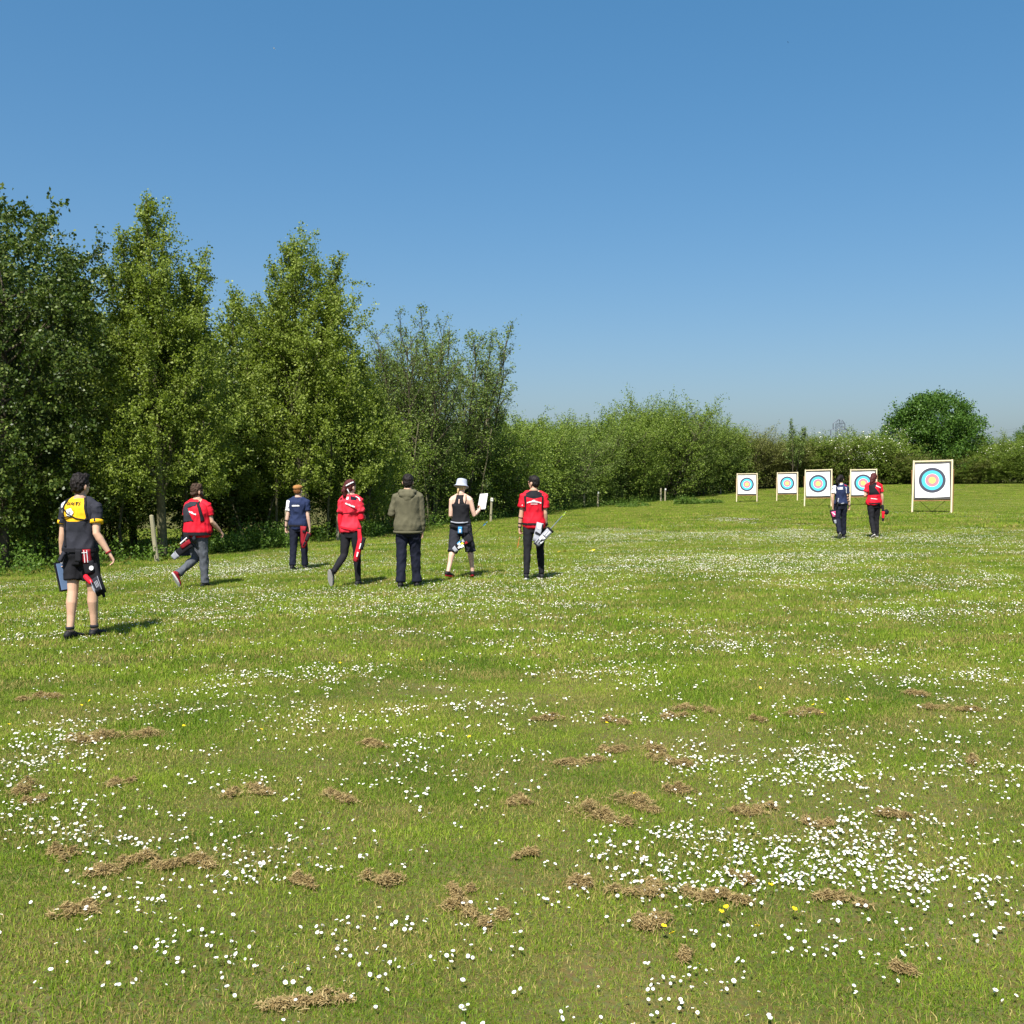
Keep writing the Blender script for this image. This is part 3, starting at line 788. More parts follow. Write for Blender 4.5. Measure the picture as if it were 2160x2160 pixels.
hlab = {'bush_a': 'rounded green hedge bush', 'bush_b': 'upright mid green hedge bush', 'bush_c': 'grey green willow bush', 'brown_a': 'brownish olive hedge bush', 'may_a': 'hawthorn bush with cream blossom'}
def where(px):
    for lim, s in ((1100, 'directly right of the willow row'), (1150, 'just right of the red shirted man'), (1190, 'above the pair of low fence posts, left side'), (1230, 'above the pair of low fence posts'), (1270, 'right of the first pair of low posts'), (1310, 'at the left slope of the hedge rise'),
                   (1360, 'left shoulder of the hedge rise'), (1410, 'forming the top of the hedge rise behind the far posts'), (1450, 'right shoulder of the hedge rise'), (1490, 'on the falling side of the hedge rise'), (1520, 'left of the farthest target'), (1550, 'just left of the farthest target top'),
                   (1585, 'directly behind the leftmost target'), (1617, 'right of the leftmost target'), (1650, 'behind the second target from the left'), (1685, 'above the second target from the left'), (1715, 'between the second and third targets'), (1745, 'behind the third target from the left'),
                   (1778, 'below the distant pylon'), (1812, 'above the dark haired woman in navy'), (1845, 'left of the round oak'), (1880, 'at the left foot of the round oak'), (1915, 'left of the nearest target'), (1955, 'behind the nearest target, left half'), (1995, 'behind the nearest target, right half'),
                   (2035, 'right of the nearest target under the oak'), (2075, 'at the right foot of the round oak'), (2110, 'in the gap right of the oak'), (2145, 'near the right picture edge'), (2190, 'at the right picture edge')):
        if px < lim: return s
    return 'just beyond the right picture edge'
for i, (px, d, top, key) in enumerate(hed):
    wd = {'bush_a': .95, 'may_a': .9}.get(key, 1.0)
    p = at(px, d + 1.5); H = top_z(top, d + 1.5) - p.z
    h0 = PROTO[key][0]
    T('hawthorn_bush' if key == 'may_a' else 'hedge_bush', key, px, d + 1.5, top, i * 1.7, hlab[key] + ' ' + where(px), 'bush', 'bushes of the far hedge', max(1.0, 3.4 / (2.3 * H / h0) * .8))
for i in range(26):      # second line that closes the hedge
    px = 1070 + i * 45; d = float(np.interp(px, [1070, 1300, 1500, 1700, 2250], [57, 78, 87, 93, 93]))
    top = float(np.interp(px, [1070, 1160, 1340, 1390, 1450, 1560, 1640, 1730, 1850, 1950, 2060, 2150, 2250], [880, 895, 868, 852, 880, 915, 935, 925, 920, 965, 960, 930, 930]))
    T('hedge_bush', ('bush_a', 'bush_b', 'bush_c')[i % 3], px, d + 1, top, i * 2.3, 'green bush in the second line behind the far hedge', 'bush', 'second line of hedge bushes', 1.25)
T('oak_tree', 'oak_a', 1968, 93, 830, .5, 'large round dark green oak rising above the far hedge', 'tree', None, 1.0)
T('sapling_tree', 'sapling', 1673, 85.5, 884, .5, 'thin wispy sapling sticking up above the second target', 'tree', None, 1.0)
T('broadleaf_tree', 'oak_a', 2190, 100, 888, 2.5, 'dark tree at the right picture edge above the hedge', 'tree', None, .8)

# far wood on the horizon
rg = np.random.default_rng(3)
n = 9000
xx_ = rg.uniform(-420, 420, n); yy_ = rg.uniform(400, 440, n)
zt = 9.0 + 3.0 * vnoise(xx_ / 18, yy_ * 0, 8)
tw = np.stack([xx_, yy_, gz(xx_, yy_) + zt * np.sqrt(rg.random(n))], -1)
fm = leaf_mesh('distant_wood', tw, np.tile([0, 0, 1.0], (n, 1)), np.full(n, .2), n * 2, 2.4, 5, .5, .9)
tag(link('distant_wood', fm, None, [L_hedge]), 'low line of distant trees on the horizon beyond the hedge', 'trees', kind='stuff')

# undergrowth beneath the trees: nettles, long grass and low leaves
rg = np.random.default_rng(11)
n = 2600
ux = rg.uniform(-16, 20, n); off = rg.gamma(1.6, 1.3, n) + .6
uy = tree_edge(ux) + off + .8
hh = np.clip(rg.normal(.45, .2, n), .12, 1.1) * np.minimum(1, .35 + off * .25)
sp = np.stack([ux, uy, gz(ux, uy)], -1)
dirs = unit(rg.normal(0, .25, (n, 3)) + [0, 0, 1])
um = leaf_mesh('undergrowth', sp, dirs, hh, 34000, .085, 3, .07, .55, up=.6, tfrac=(0, 1.1))
tag(link('undergrowth', um, None, [L_nettle]), 'nettles and long grass growing under the trees', 'undergrowth', kind='stuff')
# tall sunlit nettle clumps
for i, (px, py, wpx, hpx, lab) in enumerate([(545, 1158, 75, 62, 'wide clump of bright nettles left of the post behind the brown cap'), (35, 1172, 70, 85, 'nettle clump at the left picture edge under the dark trees'), (770, 1135, 40, 40, 'small nettle clump beside the post behind the ponytail'),
                                            (1452, 1062, 26, 18, 'rounded weed clump right of the far fence posts'), (1500, 1060, 30, 10, 'low weed clump left of the farthest target'), (1340, 1068, 40, 10, 'low weed clump between the two pairs of posts'), (470, 1165, 40, 40, 'nettle clump behind the bearded man')]):
    p = gpx(px, py + 4); k = p.y / 2160; rx = wpx * k; h = hpx * k
    rg = np.random.default_rng(60 + i); n = 70
    a = rg.uniform(0, 6.28, n); q = np.sqrt(rg.random(n))
    st = np.stack([np.cos(a) * q * rx, np.sin(a) * q * rx * .6 + .5, np.zeros(n)], -1)
    cm = leaf_mesh('weed', st, unit(rg.normal(0, .16, (n, 3)) + [0, 0, 1]), h * rg.uniform(.5, 1.05, n) * (1 - .45 * q ** 2), 2600, .075 if p.y < 40 else .10, i, .05, .5, up=.5, tfrac=(.05, 1.1))
    o = link('nettle_clump', cm, None, [L_nettle]); o.location = p
    tag(o, lab, 'weeds', 'nettle clumps along the field edge')

# ------------------------------------------------------------------ wooden posts along the edge
M_post = plain('weathered_post', (0.31, 0.28, 0.18), 0.9, .22, 6, .5, 60, .1, (6, 6, .6))
M_tagw = plain('post_tag_white', (0.72, 0.72, 0.66), 0.6, .05)
M_tagd = plain('post_tag_dark', (0.05, 0.05, 0.05), 0.6, .1)
posts = [(331, 1186, 99, -.10, .055, 'leaning weathered wooden post under the first poplar', 0), (605, 1152, 76, 0, .05, 'wooden post directly behind the man in the brown cap', 0), (712, 1142, 76, .03, .05, 'wooden post behind the left arm of the ponytailed person', 0), (1035, 1104, 54, .04, .05, 'wooden post with small white number plate right of the bucket hat', 1),
         (1232, 1074, 34, 0, .06, 'fence post, left one of the pair right of the red shirted man', 0), (1261, 1072, 35, .01, .06, 'fence post with pale top, right one of the pair beyond the red shirted man', 1), (1394, 1061, 31, 0, .06, 'far fence post, left one of the pair below the hedge rise', 0), (1403, 1060, 30, 0, .06, 'far fence post with pale top, right one of the pair below the hedge rise', 1),
         (1520, 1044, 13, 0, .05, 'short distant stake left of the farthest target', 0)]
for i, (px, py, hp, ln, r, lab, tg) in enumerate(posts):
    p = gpx(px, py); h = hp * p.y / 2160
    bm = bmesh.new(); rings = []
    rr = random.Random(i)
    for j in range(6):
        z = -.1 + (h + .1) * j / 5; x = ln * z + rr.uniform(-.008, .008)
        rings.append([bm.verts.new((x + math.cos(q * .7854) * r * (1.05 - .12 * j / 5), math.sin(q * .7854) * r * (1.05 - .12 * j / 5), z)) for q in range(8)])
    for j in range(5):
        for q in range(8): bm.faces.new((rings[j][q], rings[j][(q + 1) % 8], rings[j + 1][(q + 1) % 8], rings[j + 1][q]))
    tp = bm.verts.new((ln * h, 0, h + .02))
    for q in range(8): bm.faces.new((rings[5][q], rings[5][(q + 1) % 8], tp))
    o = bm_obj('fence_post', bm, M_post); o.location = p
    tag(o, lab, 'post', 'wooden posts along the tree edge')
    if tg:
        bm = bmesh.new(); bmesh.ops.create_cube(bm, size=1, matrix=Matrix.Translation((ln * h + .01, -r - .012, h - .07)) @ Matrix.Diagonal((.10, .02, .13, 1)))
        bm_obj('number_plate', bm, M_tagw, o)
        if i == 3:
            bm = bmesh.new()
            for zz_, hh_ in ((h - .07, .06),): bmesh.ops.create_cube(bm, size=1, matrix=Matrix.Translation((ln * h + .012, -r - .0245, zz_)) @ Matrix.Diagonal((.03, .005, hh_, 1)))
            bm_obj('plate_mark', bm, M_tagd, o)

# ------------------------------------------------------------------ archery targets
M_pine = plain('pine_wood', (0.72, 0.62, 0.41), 0.6, .12, 5, .15, 50, .3, (8, 8, .5))
M_pine_b = plain('brown_pine', (0.36, 0.20, 0.09), 0.7, .2, 5, .15, 50, .2, (8, 8, .5))  # darker, browner pine for rear legs and shelf
M_foam = plain('layered_grey_foam', (0.105, 0.10, 0.10), 0.95, .18, 4, .7, 30, .1, (1, 1, 22))
M_paper = plain('target_paper', (0.86, 0.86, 0.85), 0.6, .02, 3, .25, 3)
M_tb = plain('target_black', (0.060, 0.065, 0.090), 0.6, .06, 6)
M_tbl = plain('target_blue', (0.085, 0.56, 0.82), 0.6, .04, 6)
M_tr = plain('target_red', (0.74, 0.23, 0.27), 0.6, .05, 6)
M_tg = plain('target_gold', (0.92, 0.76, 0.17), 0.6, .04, 6)
M_line = plain('target_line_white', (0.85, 0.82, 0.84), 0.6, .02, 6)
M_ink = plain('print_grey', (0.06, 0.06, 0.06), 0.6, .05, 6)
M_rope = plain('dark_rope', (0.05, 0.06, 0.04), 0.9, .2, 50)

def box(bm, c, s, rot=None):
    m = Matrix.Translation(c)
    if rot is not None: m = m @ rot
    r = bmesh.ops.create_cube(bm, size=1, matrix=m @ Matrix.Diagonal((s[0], s[1], s[2], 1)))
    return r['verts']

def bar(bm, a, b_, wx, wy, xref=Vector((1, 0, 0))):
    a = Vector(a); b_ = Vector(b_); z = (b_ - a).normalized(); y = z.cross(xref).normalized(); x = y.cross(z)
    m = Matrix((x, y, z)).transposed().to_4x4(); m.translation = (a + b_) / 2
    return bmesh.ops.create_cube(bm, size=1, matrix=m @ Matrix.Diagonal((wx, wy, (b_ - a).length, 1)))['verts']

def annulus(r0, r1, cx, cz, y, n=48, t=.0015):
    bm = bmesh.new(); fr = []; bk = []
    for i in range(n):
        a = 6.2832 * i / n
        fr.append((bm.verts.new((cx + math.cos(a) * r0, y, cz + math.sin(a) * r0)) if r0 > 0 else None, bm.verts.new((cx + math.cos(a) * r1, y, cz + math.sin(a) * r1)), bm.verts.new((cx + math.cos(a) * r1, y + t, cz + math.sin(a) * r1))))
    c = bm.verts.new((cx, y, cz)) if r0 == 0 else None
    for i in range(n):
        p, q = fr[i], fr[(i + 1) % n]
        if c: bm.faces.new((c, p[1], q[1]))
        else: bm.faces.new((p[0], p[1], q[1], q[0]))
        bm.faces.new((p[1], p[2], q[2], q[1]))
    bmesh.ops.recalc_face_normals(bm, faces=bm.faces)
    return bm

def target(px, py, yaw, tilt, lab_s, lab_b, face_off=(0, 0), rope=True, seed=0):
    p = gpx(px, py)
    rr = random.Random(seed)
    st = empty('target_stand', p, yaw); tag(st, lab_s, 'target stand', 'wooden target stands')
    HS = 1.87; W = .635; lean = .06
    tl = math.tan(tilt)
    for s in (-1, 1):
        bm = bmesh.new(); bar(bm, (s * W, 0, -.05 + max(0, s * W * tl)), (s * (W - .012) + .012, lean * HS, HS + s * W * tl), .055, .05)
        bmesh.ops.bevel(bm, geom=bm.edges[:], offset=.004, segments=1, affect='EDGES'); bm_obj('front_leg', bm, M_pine, st)
        bm = bmesh.new(); bar(bm, (s * (W + .02), .62, -.05), (s * (W + .035), lean * 1.5 + .09, 1.52 + s * W * tl), .05, .04)
        bm_obj('rear_leg', bm, M_pine_b, st)
    bm = bmesh.new(); bar(bm, (-W + .03, lean * HS + .003, HS - .035 - W * tl), (W - .03, lean * HS + .003, HS - .035 + W * tl), .05, .045, Vector((0, 0, 1)))
    bm_obj('top_rail', bm, M_pine, st)
    bm = bmesh.new(); bar(bm, (-W + .03, .16, .46 - W * tl), (W - .03, .16, .46 + W * tl), .05, .2, Vector((0, 0, 1))); bm_obj('support_shelf', bm, M_pine_b, st)
    if rope:
        bm = bmesh.new()
        for s in (-1, 1): bar(bm, (s * .42, .20, .44), (0.0, .40, .03), .012, .012)
        bm_obj('guy_rope', bm, M_rope, st)
        bm = bmesh.new(); bar(bm, (0, .39, -.1), (0.01, .43, .07), .02, .02); bm_obj('ground_peg', bm, M_rope, st)
    bo = empty('target_boss', p + Vector((0, 0, 0)), yaw); tag(bo, lab_b, 'archery target', 'square archery targets facing the shooters')
    ro = Matrix.Rotation(-tilt, 4, 'Y'); c = Vector((0, lean * 1.13 + .075, 1.14))
    tlt = Matrix.Translation(c) @ ro @ Matrix.Rotation(-math.atan(lean), 4, 'X')
    def place(o): o.matrix_local = tlt; return o
    bm = bmesh.new(); box(bm, (0, 0, 0), (1.195, .15, 1.285)); bmesh.ops.subdivide_edges(bm, edges=bm.edges[:], cuts=6, use_grid_fill=True)
    for v in bm.verts: v.co += Vector((noise.noise(v.co * 3 + Vector((seed, 0, 0))) * .012, noise.noise(v.co * 2 + Vector((0, seed, 0))) * .01, noise.noise(v.co * 3 + Vector((0, 0, seed))) * .014))
    o = place(bm_obj('foam_block', bm, M_foam, bo)); 
    fx, fz = face_off; y = -.092
    bm = bmesh.new(); box(bm, (fx, y + .003, fz), (1.115, .006, 1.165)); bmesh.ops.subdivide_edges(bm, edges=[e for e in bm.edges if abs(e.verts[0].co.y - e.verts[1].co.y) < .001], cuts=8, use_grid_fill=True)
    for v in bm.verts:
        ex = max(0, (v.co - Vector((fx, v.co.y, fz))).length - .52)
        v.co += Vector((0, -ex * .03 * (1 + noise.noise(v.co * 4 + Vector((seed, 3, 0)))), noise.noise(v.co * 2.5 + Vector((seed, 0, 5))) * .014 if abs(v.co.z - fz) > .5 else 0))
    face = place(bm_obj('paper_face', bm, M_paper, bo))
    for nm, r0, r1, m_, dy in (('black_ring', .342, .440, M_tb, .0030), ('blue_ring', .229, .342, M_tbl, .0034), ('white_line', .221, .229, M_line, .0036), ('red_ring', .113, .221, M_tr, .0038), ('gold_centre', 0, .113, M_tg, .0042)):
        bm = annulus(r0, r1, fx, fz + .015, y - dy); o = bm_obj(nm, bm, m_, face)
    bm = bmesh.new()
    for i in range(3): box(bm, (fx - .51 + i * .022, y - .0035, fz + .49 + .006 * i), (.014, .003, .05))
    bm_obj('printed_mark', bm, M_ink, face)
    return st
target(1575, 1060, -.26, .012, 'wooden stand of the leftmost target, farthest from the camera', 'leftmost target face, farthest, beside the brownish hedge', seed=1)
target(1660, 1058, -.29, .022, 'wooden stand of the second target from the left', 'second target from the left, white square with blue ring', seed=2)
target(1725, 1070, -.33, .03, 'wooden stand of the middle target, just left of the woman in navy', 'middle target of five, just left of the woman in navy', seed=3)
target(1820, 1067, -.36, .02, 'wooden stand of the target half hidden behind the red and navy walkers', 'target partly hidden behind the woman in the red shirt', seed=4)
target(1965, 1083, -.43, .026, 'wooden stand of the largest, nearest target standing alone', 'largest and nearest target, standing alone in front of the oak', seed=5)

# ------------------------------------------------------------------ pylon, birds
M_steel = plain('galvanised_steel', (0.16, 0.19, 0.23), 0.6, .05, 1)
M_insul = plain('insulator_dark', (0.10, 0.11, 0.13), 0.5, .05, 1)
pd = 560; pp = at(1768, pd); pt = top_z(884, pd)
py0 = empty('electricity_pylon', pp, .25); tag(py0, 'distant grey lattice electricity pylon showing above the hedge', 'pylon')
Hp = pt - pp.z
bm = bmesh.new()
def hw(z): return np.interp(z, [0, Hp * .7, Hp - 2.2, Hp], [3.6, 1.35, 1.2, .1])
zl = list(np.linspace(0, Hp * .7, 7)) + [Hp * .8, Hp * .88, Hp - 2.2, Hp]
for i in range(len(zl) - 1):
    a, b_ = zl[i], zl[i + 1]; wa, wb = hw(a), hw(b_)
    cs = [(1, 1), (-1, 1), (-1, -1), (1, -1)]
    for k in range(4):
        c1 = cs[k]; c2 = cs[(k + 1) % 4]
        bar(bm, (c1[0] * wa, c1[1] * wa, a), (c1[0] * wb, c1[1] * wb, b_), .20, .20)
        bar(bm, (c1[0] * wa, c1[1] * wa, a), (c2[0] * wb, c2[1] * wb, b_ + .01), .10, .10)
        bar(bm, (c2[0] * wa, c2[1] * wa, a), (c1[0] * wb, c1[1] * wb, b_ + .02), .10, .10)
        bar(bm, (c1[0] * wb, c1[1] * wb, b_), (c2[0] * wb, c2[1] * wb, b_ - .01), .10, .10)
bm_obj('tower', bm, M_steel, py0)
for z, L in ((Hp - 2.2, 3.6), (Hp - 5.6, 5.0), (Hp - 9.5, 3.9)):
    for s in (-1, 1):
        bm = bmesh.new()
        for y in (-.8, .8):
            bar(bm, (s * hw(z), y, z), (s * L, 0, z - .4), .2, .2); bar(bm, (s * hw(z), y, z + 1.7), (s * L, 0, z - .35), .2, .2)
        bm_obj('cross_arm', bm, M_steel, py0)
        bm = bmesh.new(); bar(bm, (s * L, 0, z - .4), (s * L + .05, 0, z - 3.6), .34, .34); bm_obj('insulator', bm, M_insul, py0)
        bm = bmesh.new()
        pr = None
        for k in range(9):
            q = Vector((s * L + .05, 0, z - 3.6)) + Vector((s * 0, -1, 0)) * (k * 22) + Vector((0, 0, -7 * (1 - ((k - 4) / 4) ** 2)))
            if pr is not None: bar(bm, pr, q, .035, .035)
            pr = q
        bm_obj('power_line', bm, M_insul, py0)

def bird(px, py, d, span, col, lab):
    m_ = plain('feathers', col, .8, .1)
    bm = bmesh.new()
    bmesh.ops.create_uvsphere(bm, u_segments=8, v_segments=6, radius=1, matrix=Matrix.Diagonal((span * .07, span * .2, span * .06, 1)))
    o = bm_obj('bird', bm, m_); o.location = Vector((0, 0, 1.8)) + ray(px, py) * d; o.rotation_euler = (0, .5, 1.0)
    tag(o, lab, 'bird')
    for s in (-1, 1):
        bm = bmesh.new()
        vs_ = [bm.verts.new(Vector(v) * span) for v in ((s * .03, .1, .02), (s * .25, .12, .12), (s * .5, -.05, .08), (s * .25, -.02, .11), (s * .03, -.08, .02))]
        f = bm.faces.new(vs_); r = bmesh.ops.extrude_face_region(bm, geom=[f]); bmesh.ops.translate(bm, verts=[v for v in r['geom'] if isinstance(v, bmesh.types.BMVert)], vec=(0, 0, -span * .015))
        bm_obj('wing', bm, m_, o)
    bm = bmesh.new(); bmesh.ops.create_cone(bm, segments=6, radius1=span * .08, radius2=span * .02, depth=span * .16, cap_ends=True, matrix=Matrix.Translation((0, -span * .22, 0)) @ Matrix.Rotation(R(90), 4, 'X') @ Matrix.Diagonal((1, .3, 1, 1)))
    bm_obj('tail', bm, m_, o)
bird(578, 102, 140, .5, (.85, .85, .85), 'tiny white bird high in the blue sky')
bird(1662, 89, 140, .32, (.03, .03, .03), 'tiny dark bird high in the blue sky')

# ------------------------------------------------------------------ people
def rot_to(v, ref=Vector((1, 0, 0))):
    z = Vector(v).normalized(); y = z.cross(ref)
    if y.length < 1e-4: y = z.cross(Vector((0, 1, 0)))
    y.normalize(); x = y.cross(z)
    return x, y, z

def tube(bm, pts, rad, n=14, ref=Vector((1, 0, 0)), endk=.5):
    """closed loft; rad: r or (side, depth) per point"""
    pts = [Vector(p) for p in pts]
    rad = [(r, r) if not isinstance(r, (tuple, list)) else r for r in rad]
    rings = []
    def ringat(c, ax, ay, r, k=1.0):
        return [bm.verts.new(c + ax * (math.cos(6.28319 * i / n) * r[0] * k) + ay * (math.sin(6.28319 * i / n) * r[1] * k)) for i in range(n)]
    m = len(pts); T = []
    for i in range(m):
        a = pts[max(0, i - 1)]; b_ = pts[min(m - 1, i + 1)]
        T.append((b_ - a).normalized())
    fr = [rot_to(t_, ref) for t_ in T]
    if endk > 0:
        r = rad[0]; rm = min(r) * endk
        rings.append(ringat(pts[0] - T[0] * rm * .8, fr[0][0], fr[0][1], r, .6))
    for i in range(m): rings.append(ringat(pts[i], fr[i][0], fr[i][1], rad[i]))
    if endk > 0:
        r = rad[-1]; rm = min(r) * endk
        rings.append(ringat(pts[-1] + T[-1] * rm * .8, fr[-1][0], fr[-1][1], r, .6))
    for a, b_ in zip(rings[:-1], rings[1:]):
        for i in range(n): bm.faces.new((a[i], a[(i + 1) % n], b_[(i + 1) % n], b_[i]))
    bm.faces.new(rings[0][::-1]); bm.faces.new(rings[-1])

def ell(bm, c, r, rot=None, seg=14):
    m = Matrix.Translation(c)
    if rot is not None: m = m @ rot
    bmesh.ops.create_uvsphere(bm, u_segments=seg, v_segments=max(6, seg // 2 + 2), radius=1, matrix=m @ Matrix.Diagonal((r[0], r[1], r[2], 1)))

TS = bpy.data.scenes.new('bench')
JUNK = []

def bake(ob):
    TS.collection.objects.link(ob)
    vl = TS.view_layers[0]; vl.update(); dg = vl.depsgraph; dg.update()
    me = bpy.data.meshes.new_from_object(ob.evaluated_get(dg))
    TS.collection.objects.unlink(ob)
    return me

def remesh(bm, voxel, smooth=3, fold=0.0, seed=0, fscale=(9, 9, 3), kf=1.0):
    bmesh.ops.recalc_face_normals(bm, faces=bm.faces)
    me = bpy.data.meshes.new('tmp'); bm.to_mesh(me); bm.free()
    ob = bpy.data.objects.new('tmp', me)
    m = ob.modifiers.new('r', 'REMESH'); m.mode = 'VOXEL'; m.voxel_size = voxel
    s = ob.modifiers.new('s', 'SMOOTH'); s.factor = .5; s.iterations = smooth
    out = bake(ob)
    JUNK.extend((ob, me))
    if fold:
        o_ = Vector((seed * 3.1, seed * 1.7, 0))
        n_ = len(out.vertices); co = np.empty(n_ * 3, np.float32); no = np.empty(n_ * 3, np.float32)
        out.vertices.foreach_get('co', co); out.vertices.foreach_get('normal', no)
        co = co.reshape(-1, 3); q = co * np.array(fscale) + np.array(o_)
        # soft noise plus creased folds that run down and across the cloth
        h = np.array([noise.noise(c) + .6 * noise.noise(c * 2.3) + (.9 - 2.4 * abs(noise.noise((c[0] * .9 + c[2] * .5, c[1] * .9, c[2] * 1.5 - c[0] * .6)))) * .8 for c in map(Vector, q)], np.float32)
        co = co + no.reshape(-1, 3) * (fold * kf * h)[:, None]
        out.vertices.foreach_set('co', co.astype(np.float32).ravel())
    for p in out.polygons: p.use_smooth = True
    return out

M_skin = plain('skin_fair', (0.55, 0.335, 0.225), 0.55, .12, 9, .1, 150, .4)
M_skin2 = plain('skin_tan', (0.50, 0.30, 0.20), 0.55, .08, 9, .1, 150, .4)
M_skin3 = plain('skin_pale', (0.62, 0.40, 0.30), 0.55, .12, 9, .1, 150, .4)
M_hair_b = plain('hair_black', (0.012, 0.009, 0.008), 0.6, .5, 60, .8, 90, .22, (1, 1, .3))
M_hair_br = plain('hair_brown', (0.055, 0.032, 0.020), 0.65, .5, 60, .8, 70, .2, (1, 1, .4))
M_hair_red = plain('hair_dark_red', (0.070, 0.014, 0.014), 0.6, .45, 60, .7, 90, .25, (1, 1, .3))
M_hair_gi = plain('hair_ginger', (0.22, 0.085, 0.025), 0.5, .35, 60, .5, 90, .4)
M_hair_bl = plain('hair_blonde', (0.52, 0.36, 0.17), 0.5, .3, 60, .5, 90, .4)
def cloth(n, c, rough=.85, var=.10, bump=.25): return plain(n, c, rough, var, 14, bump, 260, .2)
K_black = cloth('cloth_black', (0.012, 0.012, 0.015))
K_char = cloth('cloth_charcoal', (0.026, 0.027, 0.036))
K_navy = cloth('cloth_navy', (0.018, 0.028, 0.075))
K_navyt = cloth('cloth_navy_trousers', (0.009, 0.011, 0.022))
K_red = cloth('cloth_red', (0.60, 0.010, 0.026), .7)
K_redp = cloth('cloth_coral_red', (0.70, 0.030, 0.055), .7)
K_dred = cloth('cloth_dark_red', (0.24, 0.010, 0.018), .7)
K_yel = cloth('cloth_yellow', (0.88, 0.49, 0.012), .7)
K_white = cloth('cloth_white', (0.80, 0.80, 0.80), .7, .03)
K_olive = cloth('cloth_olive', (0.105, 0.098, 0.060), .95, .12, .4)
K_jean = cloth('denim_grey', (0.085, 0.093, 0.108), .9, .2, .4)
K_grey = cloth('cloth_grey', (0.32, 0.33, 0.37), .8)
K_hat = cloth('hat_grey_blue', (0.37, 0.40, 0.48), .9, .12, .4)
K_brown = cloth('cap_brown', (0.34, 0.165, 0.055), .95, .15, .5)
K_sole = plain('shoe_sole', (0.62, 0.60, 0.56), 0.8, .08, 30)
K_soled = plain('shoe_sole_grey', (0.30, 0.29, 0.27), 0.8, .15, 60, .5, 90)
K_shoe = cloth('shoe_black', (0.016, 0.016, 0.018), .6)
K_blue = plain('plastic_blue', (0.16, 0.25, 0.42), .35, .05, 8, spec=.5)
K_sky = cloth('pouch_blue', (0.07, 0.30, 0.62), .6)
K_pink = cloth('pocket_pink', (0.75, 0.10, 0.26), .6)
K_ylw = plain('bright_yellow', (0.85, 0.80, 0.02), .6, .05)
K_eye = plain('eye_dark', (0.03, 0.02, 0.015), .2, .05, spec=.6)
K_alu = plain('arrow_shaft', (0.20, 0.24, 0.30), .3, .05, spec=.6)
K_blk = plain('arrow_black', (0.02, 0.02, 0.02), .4, .05)
K_orange = plain('arrow_orange', (0.55, 0.18, 0.05), .5, .05)
K_fluo = plain('nock_fluorescent', (0.62, 0.85, 0.08), .5, .05)
K_wire = plain('metal_grey', (0.40, 0.41, 0.43), .35, .05, spec=.6)

